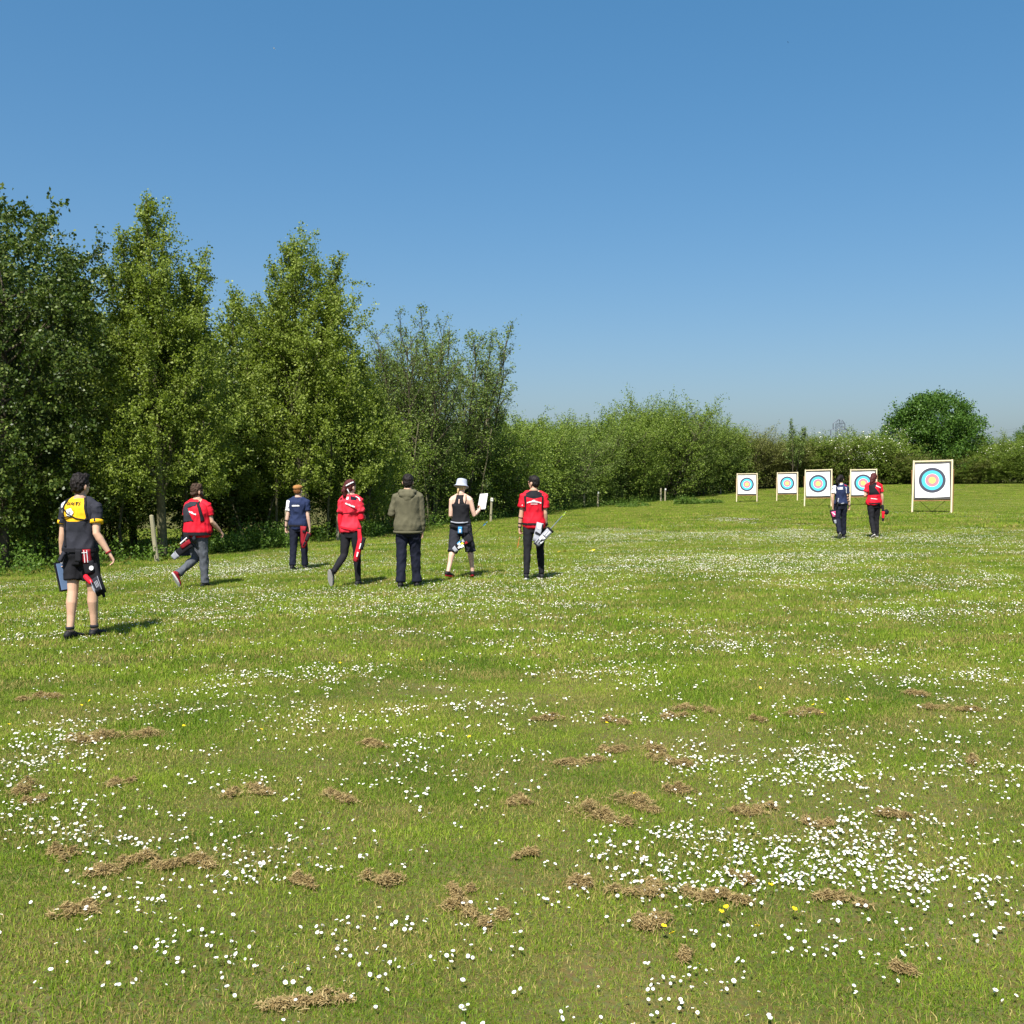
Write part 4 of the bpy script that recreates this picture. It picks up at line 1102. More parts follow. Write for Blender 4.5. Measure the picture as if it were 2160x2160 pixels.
class Person:
    def __init__(s, label, px, py, toppy, heading, skin, fat=1.0, fem=0.0, lean=0.0, legs=None, arms=None, head=(0, 0), voxel=.0075, shw=1.0, legyaw=0, bare=1.0, group='archers walking to the targets'):
        s.ground = gpx(px, py)
        s.H = (py - toppy) / 2160 * s.ground.y
        s.k = s.H / 1.75
        s.fat, s.fem, s.lean, s.shw = fat, fem, lean, shw
        s.voxel = voxel; s.skin = skin; s.bare = bare
        s.head_yaw, s.head_pitch = R(head[0]), R(head[1])
        s.hd = R(heading)
        # legs: (hip swing, outward, knee bend, foot pitch, foot yaw) in degrees for left, right
        s.leg = []
        for side, (a, ab, kn, fp, fy) in zip((-1, 1), legs):
            a, ab, kn, fp, fy = map(R, (a, ab, kn, fp, fy))
            hip = Vector((side * .088, 0, .93))
            d = Vector((side * math.sin(ab), math.sin(a), -math.cos(a) * math.cos(ab))).normalized()
            knee = hip + d * .43
            b = a - kn
            d2 = Vector((side * math.sin(ab) * .8, math.sin(b), -math.cos(b) * math.cos(ab))).normalized()
            ank = knee + d2 * .42
            ff = Vector((math.sin(fy) * math.cos(fp), math.cos(fy) * math.cos(fp), math.sin(fp)))
            fx = Vector((math.cos(fy), -math.sin(fy), 0)); fu = fx.cross(ff)
            M = Matrix((fx, ff, fu)).transposed().to_4x4(); M.translation = ank
            rz = Matrix.Rotation(R(legyaw), 4, 'Z')
            s.leg.append((rz @ hip, rz @ knee, rz @ ank, rz @ M))
        low = min(min((l[3] @ Vector((0, y, -.085))).z for y in (-.065, .0, .13, .185)) for l in s.leg)
        s.dz = -low
        s.arm = []
        for side, (ud, fd, hdv, curl, roll) in zip((-1, 1), arms):
            sh = Vector((side * .172 * shw, s.ly(1.40), 1.40)); 
            el = sh + Vector(ud).normalized() * .285
            wr = el + Vector(fd).normalized() * .25
            s.arm.append((sh, el, wr, Vector(hdv).normalized(), curl, R(roll)))
        s.pivot = Vector((0, s.ly(1.55), 1.55))
        s.hm = Matrix.Translation(s.pivot) @ Matrix.Rotation(s.head_yaw, 4, 'Z') @ Matrix.Rotation(s.head_pitch, 4, 'X')
        s.body_mesh()
        tag(s.root, label, 'person', group)

    def ly(s, z): return max(0, z - .95) * math.tan(R(s.lean))

    def torso(s, bm, inf=0.0, z0=.84, z1=1.53, hemx=0.0, flare=0.0):
        f = s.fat; fm = s.fem
        prof = [(.84, .135, .095), (.90, .160 + .012 * fm, .112), (.97, .168 + .012 * fm, .118), (1.06, .150 - .010 * fm, .106), (1.14, .146 - .018 * fm, .102), (1.25, .162 - .012 * fm, .114), (1.34, .172 - .010 * fm, .116), (1.405, .168, .104), (1.45, .125, .082), (1.485, .078, .066), (1.53, .062, .062)]
        P = []; Rr = []
        for z in [z0] + [p[0] for p in prof if z0 < p[0] < z1] + [z1]:
            rx = np.interp(z, [p[0] for p in prof], [p[1] for p in prof]); ry = np.interp(z, [p[0] for p in prof], [p[2] for p in prof])
            g = 1 + (f - 1) * float(np.interp(z, [.84, 1.0, 1.15, 1.3, 1.45], [.6, 1, 1.15, .7, .2]))
            g2 = 1 + (f - 1) * 1.5 * float(np.interp(z, [.84, 1.0, 1.15, 1.3, 1.45], [.6, 1, 1.15, .7, .2]))
            k = 1.0
            wsh = 1 + (s.shw - 1) * float(np.interp(z, [1.1, 1.35], [0, 1]))
            e = inf + flare * max(0, (1.25 - z)) 
            if z > 1.44: e = inf * .5
            P.append(Vector((0, s.ly(z) - .01, z))); Rr.append((rx * g * wsh + e, ry * g2 + e))
        tube(bm, P, Rr, 20, endk=.25)

    def limb(s, bm, pts, rads, n=14): tube(bm, pts, rads, n, endk=.7)

    def hand(s, bm, side, wr, d, curl, roll):
        x, y, z = rot_to(d)      # z along the hand
        fwd = Vector((0, 1, 0)); ac = (fwd - z * fwd.dot(z)).normalized()      # thumb side points forward
        ac = Matrix.Rotation(roll * -side, 3, z) @ ac
        nrm = z.cross(ac).normalized()
        if nrm.x * side > 0: nrm = -nrm           # palm faces the body
        kn = wr + z * .085
        tube(bm, [wr - z * .01, wr + z * .035, kn], [(.024, .021), (.034, .018), (.040, .016)], 12, ref=ac, endk=.6)
        for i, L in enumerate((.070, .078, .073, .056)):
            o = kn + ac * (.030 - .0205 * i) - z * .008
            p = [o]; dr = z.copy(); c = 0
            for j, fr in enumerate((.42, .32, .26)):
                c += R(curl) * (.75, 1.1, .8)[j]
                dr = (z * math.cos(c) + nrm * math.sin(c)).normalized()
                p.append(p[-1] + dr * L * fr)
            tube(bm, p, [.0095, .009, .0085, .0072], 8, ref=ac, endk=.8)
        o = wr + z * .030 + ac * .026
        d1 = (z * .72 + ac * .62 + nrm * .25).normalized(); d2 = (z * .86 + ac * .18 + nrm * .42).normalized()
        tube(bm, [o - d1 * .012, o + d1 * .035, o + d1 * .035 + d2 * .03], [.013, .0105, .0085], 8, ref=nrm, endk=.8)
        return kn, z, ac, nrm

    def body_mesh(s):
        bm = bmesh.new()
        s.torso(bm)
        for side, (hip, knee, ank, M) in zip((-1, 1), s.leg):
            d = (knee - hip); e = (ank - knee)
            back = Vector((0, -1, 0))
            s.limb(bm, [hip + Vector((0, 0, .02)), hip + d * .3, hip + d * .7, knee, knee + e * .28 + back * .010, knee + e * .6, ank + e * .02], [r_ * s.bare for r_ in (.083, .080, .063, .054, .057, .043, .035)])
            ft = M
            tube(bm, [ft @ Vector((0, -.045, -.045)), ft @ Vector((0, .03, -.035)), ft @ Vector((0, .11, -.058)), ft @ Vector((0, .165, -.066))], [(.032, .038), (.034, .045), (.040, .024), (.034, .016)], 10, endk=.6)
        s.hands = []
        for side, (sh, el, wr, hd_, curl, roll) in zip((-1, 1), s.arm):
            u = el - sh; f = wr - el
            s.limb(bm, [sh + Vector((-side * .035, 0, .0)), sh, sh + u * .35, sh + u * .75, el, el + f * .25, el + f * .65, wr], [.052, .054, .047, .041, .038, .041, .033, .025])
            tube(bm, [Vector((side * .03, s.ly(1.49), 1.49)), Vector((side * .10, s.ly(1.45), 1.452)), sh + Vector((0, 0, .01))], [.045, .044, .046], 12, endk=.6)
            s.hands.append(s.hand(bm, side, wr, hd_, curl, roll))
        nb = Vector((0, s.ly(1.47) - .012, 1.47)); nt_ = s.hm @ Vector((0, -.005, .05))
        tube(bm, [nb, nb.lerp(nt_, .5), nt_], [.062, .056, .056], 14, endk=.3)
        h = s.hm
        rt = h.to_3x3().to_4x4()
        ell(bm, h @ Vector((0, -.004, .105)), (.076, .094, .096), rt, 18)
        ell(bm, h @ Vector((0, .030, .040)), (.056, .060, .062), rt)
        ell(bm, h @ Vector((0, .066, .018)), (.026, .022, .020), rt)          # chin
        tube(bm, [h @ Vector((0, .082, .098)), h @ Vector((0, .104, .062)), h @ Vector((0, .098, .056))], [.010, .015, .011], 8, endk=.6)   # nose
        ell(bm, h @ Vector((0, .086, .036)), (.022, .008, .006), rt); ell(bm, h @ Vector((0, .085, .028)), (.020, .008, .006), rt)   # lips
        for sd_ in (-1, 1):
            ell(bm, h @ Vector((sd_ * .081, -.004, .070)), (.011, .022, .033), rt, 10)
            ell(bm, h @ Vector((sd_ * .030, .080, .108)), (.026, .010, .007), rt, 8)      # brow
        me = remesh(bm, s.voxel, 2)
        bq = bmesh.new(); bq.from_mesh(me); bq.normal_update(); s.body_bvh = BVHTree.FromBMesh(bq); bq.free()
        me.transform(s.xf())
        me.name = 'person'
        o = bpy.data.objects.new('person', me); C.objects.link(o); me.materials.append(s.skin)
        o.location = s.ground; o.rotation_euler = (0, 0, s.hd)
        s.root = o
        for sd_ in (-1, 1):
            b2 = bmesh.new(); ell(b2, h @ Vector((sd_ * .030, .082, .090)), (.012, .009, .008), rt, 8)
            s.add('eye', b2, K_eye)

    def xf(s): return Matrix.Diagonal((s.k, s.k, s.k, 1)) @ Matrix.Translation((0, 0, s.dz))
    def world(s):
        return Matrix.Translation(s.ground) @ Matrix.Rotation(s.hd, 4, 'Z') @ s.xf()

    def add(s, name, bm, mats, parent=None, smooth=True, xf=True):
        bmesh.ops.recalc_face_normals(bm, faces=bm.faces)
        if xf: bmesh.ops.transform(bm, matrix=s.xf(), verts=bm.verts)
        return bm_obj(name, bm, mats, parent or s.root, smooth)
    def addme(s, name, me, mats, parent=None):
        me.transform(s.xf())
        me.name = name
        return link(name, me, parent or s.root, mats)

    # ---- clothes
    def shirt(s, mat_, sleeve=.55, hem=.90, inf=.020, flare=.03, collar=None, name='shirt', fold=.007, sl_inf=.018, full=False, seed=1, panels=None, sleeve_mats=None, cuff=None, vx=None, ztop=1.49):
        bm = bmesh.new(); s.torso(bm, inf, hem, ztop, flare=flare)
        if ztop > 1.45:
            for side, (sh, el, wr, *_r) in zip((-1, 1), s.arm):
                tube(bm, [Vector((side * .03, s.ly(1.485), 1.478)), Vector((side * .10, s.ly(1.45), 1.452)), sh + Vector((0, 0, .008)), sh + (el - sh) * .22], [.052, .056, .062, .058], 12, endk=.5)
        me = remesh(bm, vx or s.voxel * 1.35, 3, fold, seed, (8, 8, 4), 1.35)
        mats = [mat_]
        bm = bmesh.new(); bm.from_mesh(me)
        for poly, pm in (panels or []):
            if pm not in mats: mats.append(pm)
            cut_poly(bm, poly)
            for f in bm.faces:
                c = f.calc_center_median()
                if c.y - s.ly(c.z) < .04 and inside(poly, c.x, c.z): f.material_index = mats.index(pm)
        bm.to_mesh(me)
        for p in me.polygons: p.use_smooth = True
        o = s.addme(name, me, mats)
        s.sh = o
        if sleeve > 0 or full:
            for i, (side, (sh, el, wr, *_r)) in enumerate(zip((-1, 1), s.arm)):
                u = el - sh; f = wr - el; b2 = bmesh.new()
                top = [sh + Vector((-side * .035, 0, .006)), sh + Vector((0, 0, .004))]
                if full:
                    tube(b2, top + [sh + u * .4, el, el + f * .3, el + f * .8, el + f * .97], [.056 + inf * .3, .064 + inf * .25, .060, .054, .055, .047, .040], 14, endk=.3)
                else:
                    tube(b2, top + [sh + u * sleeve * .5, sh + u * sleeve], [.054 + sl_inf * .5, .056 + sl_inf * .7, .050 + sl_inf, .049 + sl_inf * 1.15], 14, endk=.05)
                sm_ = (sleeve_mats or (None, None))[i] or mat_
                m2 = remesh(b2, vx or s.voxel * 1.25, 2, fold * .8, seed + i + 1, (12, 12, 8), 1.5)
                bm.from_mesh(m2)
                so = s.addme('sleeve', m2, [sm_], o)
                if cuff:
                    un = u.normalized(); L = u.length * sleeve
                    b2 = bmesh.new(); r_ = .049 + sl_inf * 1.15 + .003
                    tube(b2, [sh + un * (L - cuff[1]), sh + un * (L + .004)], [r_, r_ + .001], 16, endk=.02)
                    s.add('cuff', b2, cuff[0], o)
        bm.normal_update(); s.bvh = BVHTree.FromBMesh(bm); bm.free()
        if collar:
            bm = bmesh.new(); nb = Vector((0, s.ly(1.49) - .012, 1.492))
            tube(bm, [nb - Vector((0, 0, .03)), nb + Vector((0, -.004, .018))], [.078, .070], 16, endk=.02)
            s.addme('collar', remesh(bm, .008, 1), [collar], o)
        return o

    def back(s, x, z, off=.004):
        """point on the back of the shirt at local (x, z)"""
        h = s.bvh.ray_cast(Vector((x, -1.5, z)), Vector((0, 1, 0)))
        if h[0] is None: return None
        return h[0] + h[1] * off if h[1].y < 0 else h[0] - h[1] * off

    def band(s, pts, width, mat_, name, parent=None, off=.006, thick=.004, step=.012):
        """strip of webbing lying on the back along a polyline of (x, z)"""
        P = []
        for (a, b_) in zip(pts[:-1], pts[1:]):
            n_ = max(1, int(math.hypot(b_[0] - a[0], b_[1] - a[1]) / step))
            for i in range(n_): P.append((a[0] + (b_[0] - a[0]) * i / n_, a[1] + (b_[1] - a[1]) * i / n_))
        P.append(pts[-1])
        bm = bmesh.new(); prev = None
        for i, (x, z) in enumerate(P):
            a = P[max(0, i - 1)]; b_ = P[min(len(P) - 1, i + 1)]
            t_ = Vector((b_[0] - a[0], b_[1] - a[1])).normalized(); nn = Vector((-t_.y, t_.x))
            q = []
            for k in (-.5, 0, .5):
                h = s.back(x + nn.x * width * k, z + nn.y * width * k, off)
                q.append(h)
            if any(h is None for h in q): prev = None; continue
            row = [bm.verts.new(h) for h in q]
            if prev:
                for j in range(2): bm.faces.new((prev[j], prev[j + 1], row[j + 1], row[j]))
            prev = row
        o = s.add(name, bm, mat_, parent)
        m = o.modifiers.new('t', 'SOLIDIFY'); m.thickness = thick; m.offset = 0
        return o

    def patch(s, poly, mat_, name, parent=None, off=.006, thick=.004, res=.012):
        """panel of cloth lying on the back, outline poly of (x, z)"""
        xs_ = [p[0] for p in poly]; zs_ = [p[1] for p in poly]
        bm = bmesh.new(); vs_ = [bm.verts.new((p[0], 0, p[1])) for p in poly]; bm.faces.new(vs_)
        x = min(xs_) + res
        while x < max(xs_):
            bmesh.ops.bisect_plane(bm, geom=bm.verts[:] + bm.edges[:] + bm.faces[:], plane_co=(x, 0, 0), plane_no=(1, 0, 0)); x += res
        z = min(zs_) + res
        while z < max(zs_):
            bmesh.ops.bisect_plane(bm, geom=bm.verts[:] + bm.edges[:] + bm.faces[:], plane_co=(0, 0, z), plane_no=(0, 0, 1)); z += res
        dead = []
        for v in bm.verts:
            h = s.back(v.co.x, v.co.z, off)
            if h is None: dead.append(v)
            else: v.co = h
        bmesh.ops.delete(bm, geom=dead, context='VERTS')
        o = s.add(name, bm, mat_, parent)
        if thick:
            m = o.modifiers.new('t', 'SOLIDIFY'); m.thickness = thick; m.offset = 0
        return o

    def text(s, body, x, z, size, mat_, name='lettering', arch=0, slope=0, bold=.02):
        cu = bpy.data.curves.new('t', 'FONT'); cu.body = body; cu.size = size; cu.align_x = 'CENTER'; cu.align_y = 'CENTER'; cu.offset = bold * size
        ob = bpy.data.objects.new('t', cu)
        me = bake(ob)
        JUNK.extend((ob, cu, me))
        bm = bmesh.new(); bm.from_mesh(me)
        bmesh.ops.triangulate(bm, faces=bm.faces[:])
        dead = []
        for v in bm.verts:
            u = v.co.x; h = s.back(x + u, z + v.co.y + slope * u - arch * u * u, .012)
            if h is None: dead.append(v)
            else: v.co = h
        bmesh.ops.delete(bm, geom=dead, context='VERTS')
        return s.add(name, bm, mat_, s.sh, smooth=False)

    def blocks(s, x, z, wid, hgt, n, mat_, arch=0, slope=0, seed=0, peak=0, name='lettering'):
        """row of small worn letter shapes too small to read"""
        rr = random.Random(seed); bm = bmesh.new(); w_ = wid / n
        for i in range(n):
            u0 = -wid / 2 + i * w_ + w_ * .08; u1 = u0 + w_ * .88; uc = (u0 + u1) / 2
            h = hgt * rr.uniform(.72, 1.0) + peak * max(0, 1 - abs(uc) / (wid * .2))
            zc = z + slope * uc - arch * uc * uc
            q = [s.back(x + u, zz_, .009) for u, zz_ in ((u0, zc - hgt / 2), (u1, zc - hgt / 2 + slope * w_), (u1, zc - hgt / 2 + h + slope * w_), (u0, zc - hgt / 2 + h))]
            if all(q): bm.faces.new([bm.verts.new(v) for v in q])
        return s.add(name, bm, mat_, s.sh, smooth=False)

    def trousers(s, mat_, top=1.0, frac=1.0, thigh=.016, knee=.018, hemr=.060, fold=.006, name='trousers', seed=2, mat2=None):
        """frac 1 reaches the ankle, .5 the knee"""
        bm = bmesh.new(); s.torso(bm, .012, .80, top)
        for side, (hip, knee_, ank, M) in zip((-1, 1), s.leg):
            d = knee_ - hip; e = ank - knee_
            P = [hip + Vector((0, 0, .02)), hip + d * .3, hip + d * .65]; Rr = [.083 + thigh, .080 + thigh, .066 + thigh]
            if frac < .5:
                P = [hip + Vector((0, 0, .02)), hip + d * frac, hip + d * frac * 2]; Rr = [.083 + thigh, .080 + thigh, .072 + thigh]
            elif frac < .75:
                P += [knee_, knee_ + e * (frac - .5) * 2]; Rr += [.055 + knee, .060 + knee]
            else:
                P += [knee_, knee_ + e * .3, knee_ + e * .65, knee_ + e * .99]; Rr += [.055 + knee, (.054 + hemr + .012) / 2 + .004, (.050 + hemr) / 2 + .004, hemr]
            tube(bm, P, Rr, 14, endk=.08)
        me = remesh(bm, s.voxel * 1.35, 3, fold, seed, (11, 11, 6), 1.0)
        o = s.addme(name, me, [mat_])
        if mat2:     # second leg in shade-dark cloth
            pass
        return o

    def shoes(s, mat_, sole, high=0.0, mats2=None):
        for i, (hip, knee, ank, M) in enumerate(s.leg):
            m_ = (mats2 or (mat_, mat_))[i]
            bm = bmesh.new()
            tube(bm, [M @ Vector((0, -.068, -.045)), M @ Vector((0, -.03, -.035)), M @ Vector((0, .03, -.036)), M @ Vector((0, .09, -.052)), M @ Vector((0, .15, -.060)), M @ Vector((0, .19, -.066))], [(.030, .030), (.040, .042), (.042, .042), (.047, .028), (.046, .022), (.034, .014)], 14, endk=.5)
            tube(bm, [M @ Vector((0, -.02, -.05)), M @ Vector((0, -.02, .0 + high))], [.040, .043], 12, endk=.05)
            o = s.addme('shoe', remesh(bm, .007, 2), [m_])
            bm = bmesh.new(); n_ = 20; lo = []; hi = []
            for j in range(n_):
                a = 6.28319 * j / n_; y = .062 + math.cos(a) * .142; w_ = .040 + .010 * math.sin((y - .0) * 12) * (1 if y > 0 else .3)
                x = math.sin(a) * w_
                lo.append(bm.verts.new(M @ Vector((x, y, -.089)))); hi.append(bm.verts.new(M @ Vector((x * 1.02, y, -.064))))
            bm.faces.new(lo[::-1]); bm.faces.new(hi)
            for j in range(n_): bm.faces.new((lo[j], lo[(j + 1) % n_], hi[(j + 1) % n_], hi[j]))
            s.add('sole', bm, sole, o, smooth=False)

    def hair(s, mat_, parts, voxel=.009, fold=.006, seed=0, name='hair'):
        bm = bmesh.new(); rt = s.hm.to_3x3().to_4x4()
        for p in parts:
            if p[0] == 'e': ell(bm, s.hm @ Vector(p[1]), p[2], rt, 16)
            else: tube(bm, [s.hm @ Vector(q) for q in p[1]], p[2], 10, endk=.7)
        return s.addme(name, remesh(bm, voxel, 2, fold, seed, (40, 40, 22)), [mat_])

    def ring(s, name, c, axis, rx, ry, h, mat_, t_=.004, ref=Vector((1, 0, 0)), parent=None):
        """band round a limb or the hips"""
        x, y, z = rot_to(axis, ref); n_ = 24; bm = bmesh.new(); rows = []
        for (rr_, hh_) in ((0, -.5), (t_, -.5), (t_, .5), (0, .5)):
            rows.append([bm.verts.new(Vector(c) + x * math.cos(6.28319 * i / n_) * (rx + rr_) + y * math.sin(6.28319 * i / n_) * (ry + rr_) + z * h * hh_) for i in range(n_)])
        for a in range(4):
            r0, r1 = rows[a], rows[(a + 1) % 4]
            for i in range(n_): bm.faces.new((r0[i], r0[(i + 1) % n_], r1[(i + 1) % n_], r1[i]))
        return s.add(name, bm, mat_, parent)

    def armband(s, i, t_, wid, mat_, name='arm_guard', r=.040):
        sh, el, wr = s.arm[i][:3]; c = el.lerp(wr, t_)
        return s.ring(name, c, wr - el, r, r, wid, mat_)

def inside(poly, x, z):
    c = False; j = len(poly) - 1
    for i in range(len(poly)):
        if (poly[i][1] > z) != (poly[j][1] > z) and x < (poly[j][0] - poly[i][0]) * (z - poly[i][1]) / (poly[j][1] - poly[i][1]) + poly[i][0]: c = not c
        j = i
    return c

def cut_poly(bm, poly):
    for i in range(len(poly)):
        a = poly[i]; b_ = poly[(i + 1) % len(poly)]
        no = Vector((b_[1] - a[1], 0, -(b_[0] - a[0])))
        if no.length < 1e-6: continue
        lo = min(a[1], b_[1]) - .05; hi = max(a[1], b_[1]) + .05; l = min(a[0], b_[0]) - .05; r = max(a[0], b_[0]) + .05
        fs = [f for f in bm.faces if (lambda c: lo < c.z < hi and l < c.x < r and c.y < .08)(f.calc_center_median())]
        g = list({v for f in fs for v in f.verts}) + list({e for f in fs for e in f.edges}) + fs
        bmesh.ops.bisect_plane(bm, geom=g, plane_co=(a[0], 0, a[1]), plane_no=no)

# ---- gear
class Gear:
    """a thing carried by a person: shares the person's frame, stays top-level"""
    def __init__(s, person, name, label, cat, group=None):
        s.p = person; s.m = person.world(); s.o = empty(name, person.ground, person.hd)
        tag(s.o, label, cat, group)
    def add(s, name, bm, mats, parent=None, smooth=False):
        bmesh.ops.recalc_face_normals(bm, faces=bm.faces)
        bmesh.ops.transform(bm, matrix=s.p.xf(), verts=bm.verts)
        return bm_obj(name, bm, mats, parent or s.o, smooth)

def slab(bm, a, b_, wa, wb, da, db, side=Vector((1, 0, 0)), n=20, pw=3.2, rings=5, taper=None):
    """flattened rounded-box loft from a to b; widths along side, depths across"""
    a = Vector(a); b_ = Vector(b_); z = (b_ - a).normalized(); x = (side - z * side.dot(z)).normalized(); y = z.cross(x)
    R_ = []
    for i in range(rings + 1):
        t_ = i / rings; c = a.lerp(b_, t_); w_ = wa + (wb - wa) * t_; d_ = da + (db - da) * t_
        if taper: w_ *= taper(t_)
        row = []
        for j in range(n):
            q = 6.28319 * (j + .5) / n; cx, sy = math.cos(q), math.sin(q)
            row.append(bm.verts.new(c + x * (w_ / 2 * math.copysign(abs(cx) ** (2 / pw), cx)) + y * (d_ / 2 * math.copysign(abs(sy) ** (2 / pw), sy))))
        R_.append(row)
    for r0, r1 in zip(R_[:-1], R_[1:]):
        for j in range(n): bm.faces.new((r0[j], r0[(j + 1) % n], r1[(j + 1) % n], r1[j]))
    bm.faces.new(R_[0][::-1]); bm.faces.new(R_[-1])
    return x, y, z

def arrow(p, a, d, L, shaft, nock, fletch, label, group='arrows in the quivers', fl=.05, r=.004):
    g = Gear(p, 'arrow', label, 'arrow', group)
    a = Vector(a); d = Vector(d).normalized(); e = a + d * L
    bm = bmesh.new(); tube(bm, [a, e], [r, r], 8, endk=0); g.add('shaft', bm, shaft)
    bm = bmesh.new(); tube(bm, [e - d * .002, e + d * .02], [r * 1.25, r * 1.0], 8, endk=0); g.add('nock', bm, nock)
    x, y, z = rot_to(d)
    for k in range(3):
        q = x * math.cos(k * 2.094) + y * math.sin(k * 2.094)
        bm = bmesh.new(); s0 = e - d * .025
        v = [s0 + q * r, s0 + q * (r + .011), s0 - d * fl * .7 + q * (r + .008), s0 - d * fl + q * r]
        tq = d.cross(q) * .0006
        f0 = [bm.verts.new(c + tq) for c in v]; f1 = [bm.verts.new(c - tq) for c in v]
        bm.faces.new(f0); bm.faces.new(f1[::-1])
        for j in range(4): bm.faces.new((f0[j], f0[(j + 1) % 4], f1[(j + 1) % 4], f1[j]))
        g.add('fletching', bm, fletch)
    return g

def hip_belt(g, z, rx, ry, h, mat_, y0=-.01, tilt=0):
    n_ = 28; bm = bmesh.new(); rows = []
    for (rr_, hh_) in ((0, -.5), (.006, -.5), (.006, .5), (0, .5)):
        rows.append([bm.verts.new(Vector((math.cos(6.28319 * i / n_) * (rx + rr_), y0 + math.sin(6.28319 * i / n_) * (ry + rr_), z + h * hh_ - tilt * math.cos(6.28319 * i / n_)))) for i in range(n_)])
    for a in range(4):
        r0, r1 = rows[a], rows[(a + 1) % 4]
        for i in range(n_): bm.faces.new((r0[i], r0[(i + 1) % n_], r1[(i + 1) % n_], r1[i]))
    return g.add('belt', bm, mat_)

def board(p, label, cat, c, up, nrm, w_, h_, t_, mats, name='clipboard', clip=True, group=None):
    g = Gear(p, name, label, cat, group)
    up = Vector(up).normalized(); nrm = Vector(nrm).normalized(); x = up.cross(nrm).normalized(); nrm = x.cross(up)
    M = Matrix((x, nrm, up)).transposed().to_4x4(); M.translation = Vector(c)
    def bx(nm, cc, sz, m_, bev=.003):
        bm = bmesh.new(); bmesh.ops.create_cube(bm, size=1, matrix=M @ Matrix.Translation(cc) @ Matrix.Diagonal((sz[0], sz[1], sz[2], 1)))
        if bev: bmesh.ops.bevel(bm, geom=bm.edges[:], offset=bev, segments=2, affect='EDGES')
        return g.add(nm, bm, m_)
    bx('board', (0, 0, 0), (w_, t_, h_), mats[0])
    if len(mats) > 1: bx('cover', (0, t_ * .62, 0), (w_ * .86, t_ * .3, h_ * .90), mats[1], .001)
    if clip: bx('clip', (0, t_ * .8, h_ * .46), (w_ * .35, t_ * .8, .022), K_wire, .002)
    return g

SHORT = [('e', (0, -.012, .120), (.084, .098, .090)), ('e', (0, -.042, .075), (.076, .062, .075)), ('e', (0, .010, .165), (.070, .080, .045))]
HAIR_TUFT = SHORT + [('e', (-.03, .02, .19), (.04, .05, .03)), ('e', (.035, .03, .188), (.04, .045, .03)), ('e', (0, -.03, .195), (.05, .05, .03))]

# ---- 1: near walker with yellow back panel
p = Person('nearest walker, in black and yellow shirt and black shorts, carrying a clipboard', 174, 1346, 1001, -6, M_skin, 1.0, 0, 2,
    legs=[(-9, -4, 3, 0, 4), (9, 0, 7, 4, -8)], arms=[((-.10, -.06, -1), (-.12, .12, -1), (-.10, .12, -1), 42, 20), ((.14, -.28, -1), (.50, .12, -.86), (.42, .25, -.9), 38, 35)], head=(-22, 2), voxel=.0068, shw=1.0, legyaw=-8)
p.hair(M_hair_b, HAIR_TUFT, seed=1, fold=.010)
YP = [(-.066, 1.528), (.058, 1.526), (.088, 1.46), (.116, 1.35), (.122, 1.305), (.098, 1.272), (.03, 1.258), (-.085, 1.258), (-.130, 1.28), (-.132, 1.44), (-.110, 1.49)]
WP = [(-.135, 1.485), (-.128, 1.30), (-.145, 1.255), (-.20, 1.33), (-.19, 1.45)]
p.shirt(K_char, sleeve=.60, hem=.925, inf=.016, flare=.012, panels=[(YP, K_yel), (WP, K_white)], cuff=(K_yel, .034), vx=.0085, seed=3, fold=.008, sl_inf=.014)
p.text('WAITS', -.025, 1.440, .054, K_black, bold=.018)
# white rose
rc = (-.045, 1.355); bm = bmesh.new(); vs_ = []
for i in range(40):
    a = 6.28319 * i / 40; rr_ = .038 + .0045 * math.cos(5 * a)
    vs_.append((rc[0] + math.cos(a) * rr_, rc[1] + math.sin(a) * rr_ * 1.12))
ros = p.patch(vs_, K_white, 'rose_emblem', p.sh, .009, 0, .012)
for i in range(5):
    a = 6.28319 * i / 5 + 1.57
    p.patch([(rc[0] + math.cos(a + t_) * r_, rc[1] + math.sin(a + t_) * r_ * 1.1) for r_, t_ in ((.044, -.10), (.058, 0), (.044, .10))], K_black, 'sepal', p.sh, .010, 0)
p.patch([(rc[0] + math.cos(6.283 * i / 10) * .012, rc[1] + math.sin(6.283 * i / 10) * .013) for i in range(10)], K_grey, 'rose_centre', p.sh, .013, 0)
p.band([(.062, 1.522), (.094, 1.45), (.122, 1.34), (.130, 1.27)], .020, K_black, 'side_piping', p.sh, .004, .003)
p.band([(-.118, 1.50), (-.138, 1.44), (-.140, 1.34), (-.130, 1.27), (-.118, 1.12), (-.10, .99)], .026, K_black, 'harness_strap', None, .008)
p.band([(-.135, 1.40), (-.06, 1.335), (.03, 1.29), (.12, 1.275)], .012, K_black, 'harness_strap', None, .009)
p.band([(-.178, 1.30), (-.10, 1.305), (-.02, 1.312)], .012, K_black, 'harness_strap', None, .010)
p.trousers(K_black, .98, .355, .022, name='shorts', seed=4)
p.shoes(K_shoe, K_shoe)
for l in p.leg: p.ring('sock', l[2] + Vector((0, 0, .035)), (0, 0, 1), .041, .041, .03, K_char)
p.ring('wristband', p.arm[0][1].lerp(p.arm[0][2], .93), p.arm[0][2] - p.arm[0][1], .028, .026, .022, K_black)
p.ring('wristband', p.arm[1][1].lerp(p.arm[1][2], .93), p.arm[1][2] - p.arm[1][1], .028, .026, .018, K_dred)
kn = p.hands[0][0]
board(p, 'blue grey clipboard hanging from the left hand of the person in the yellow backed shirt', 'clipboard', kn + Vector((.045, .0, -.125)), (-.24, .06, 1), (.90, -.40, .20), .23, .32, .018, (K_black, K_blue))
g = Gear(p, 'quiver', 'black and red hip quiver with stacked pouches on the belt of the nearest walker', 'quiver', 'hip quivers worn by the archers')
hip_belt(g, .955, .192, .140, .036, K_black)
SX = Vector((.92, -.35, 0))
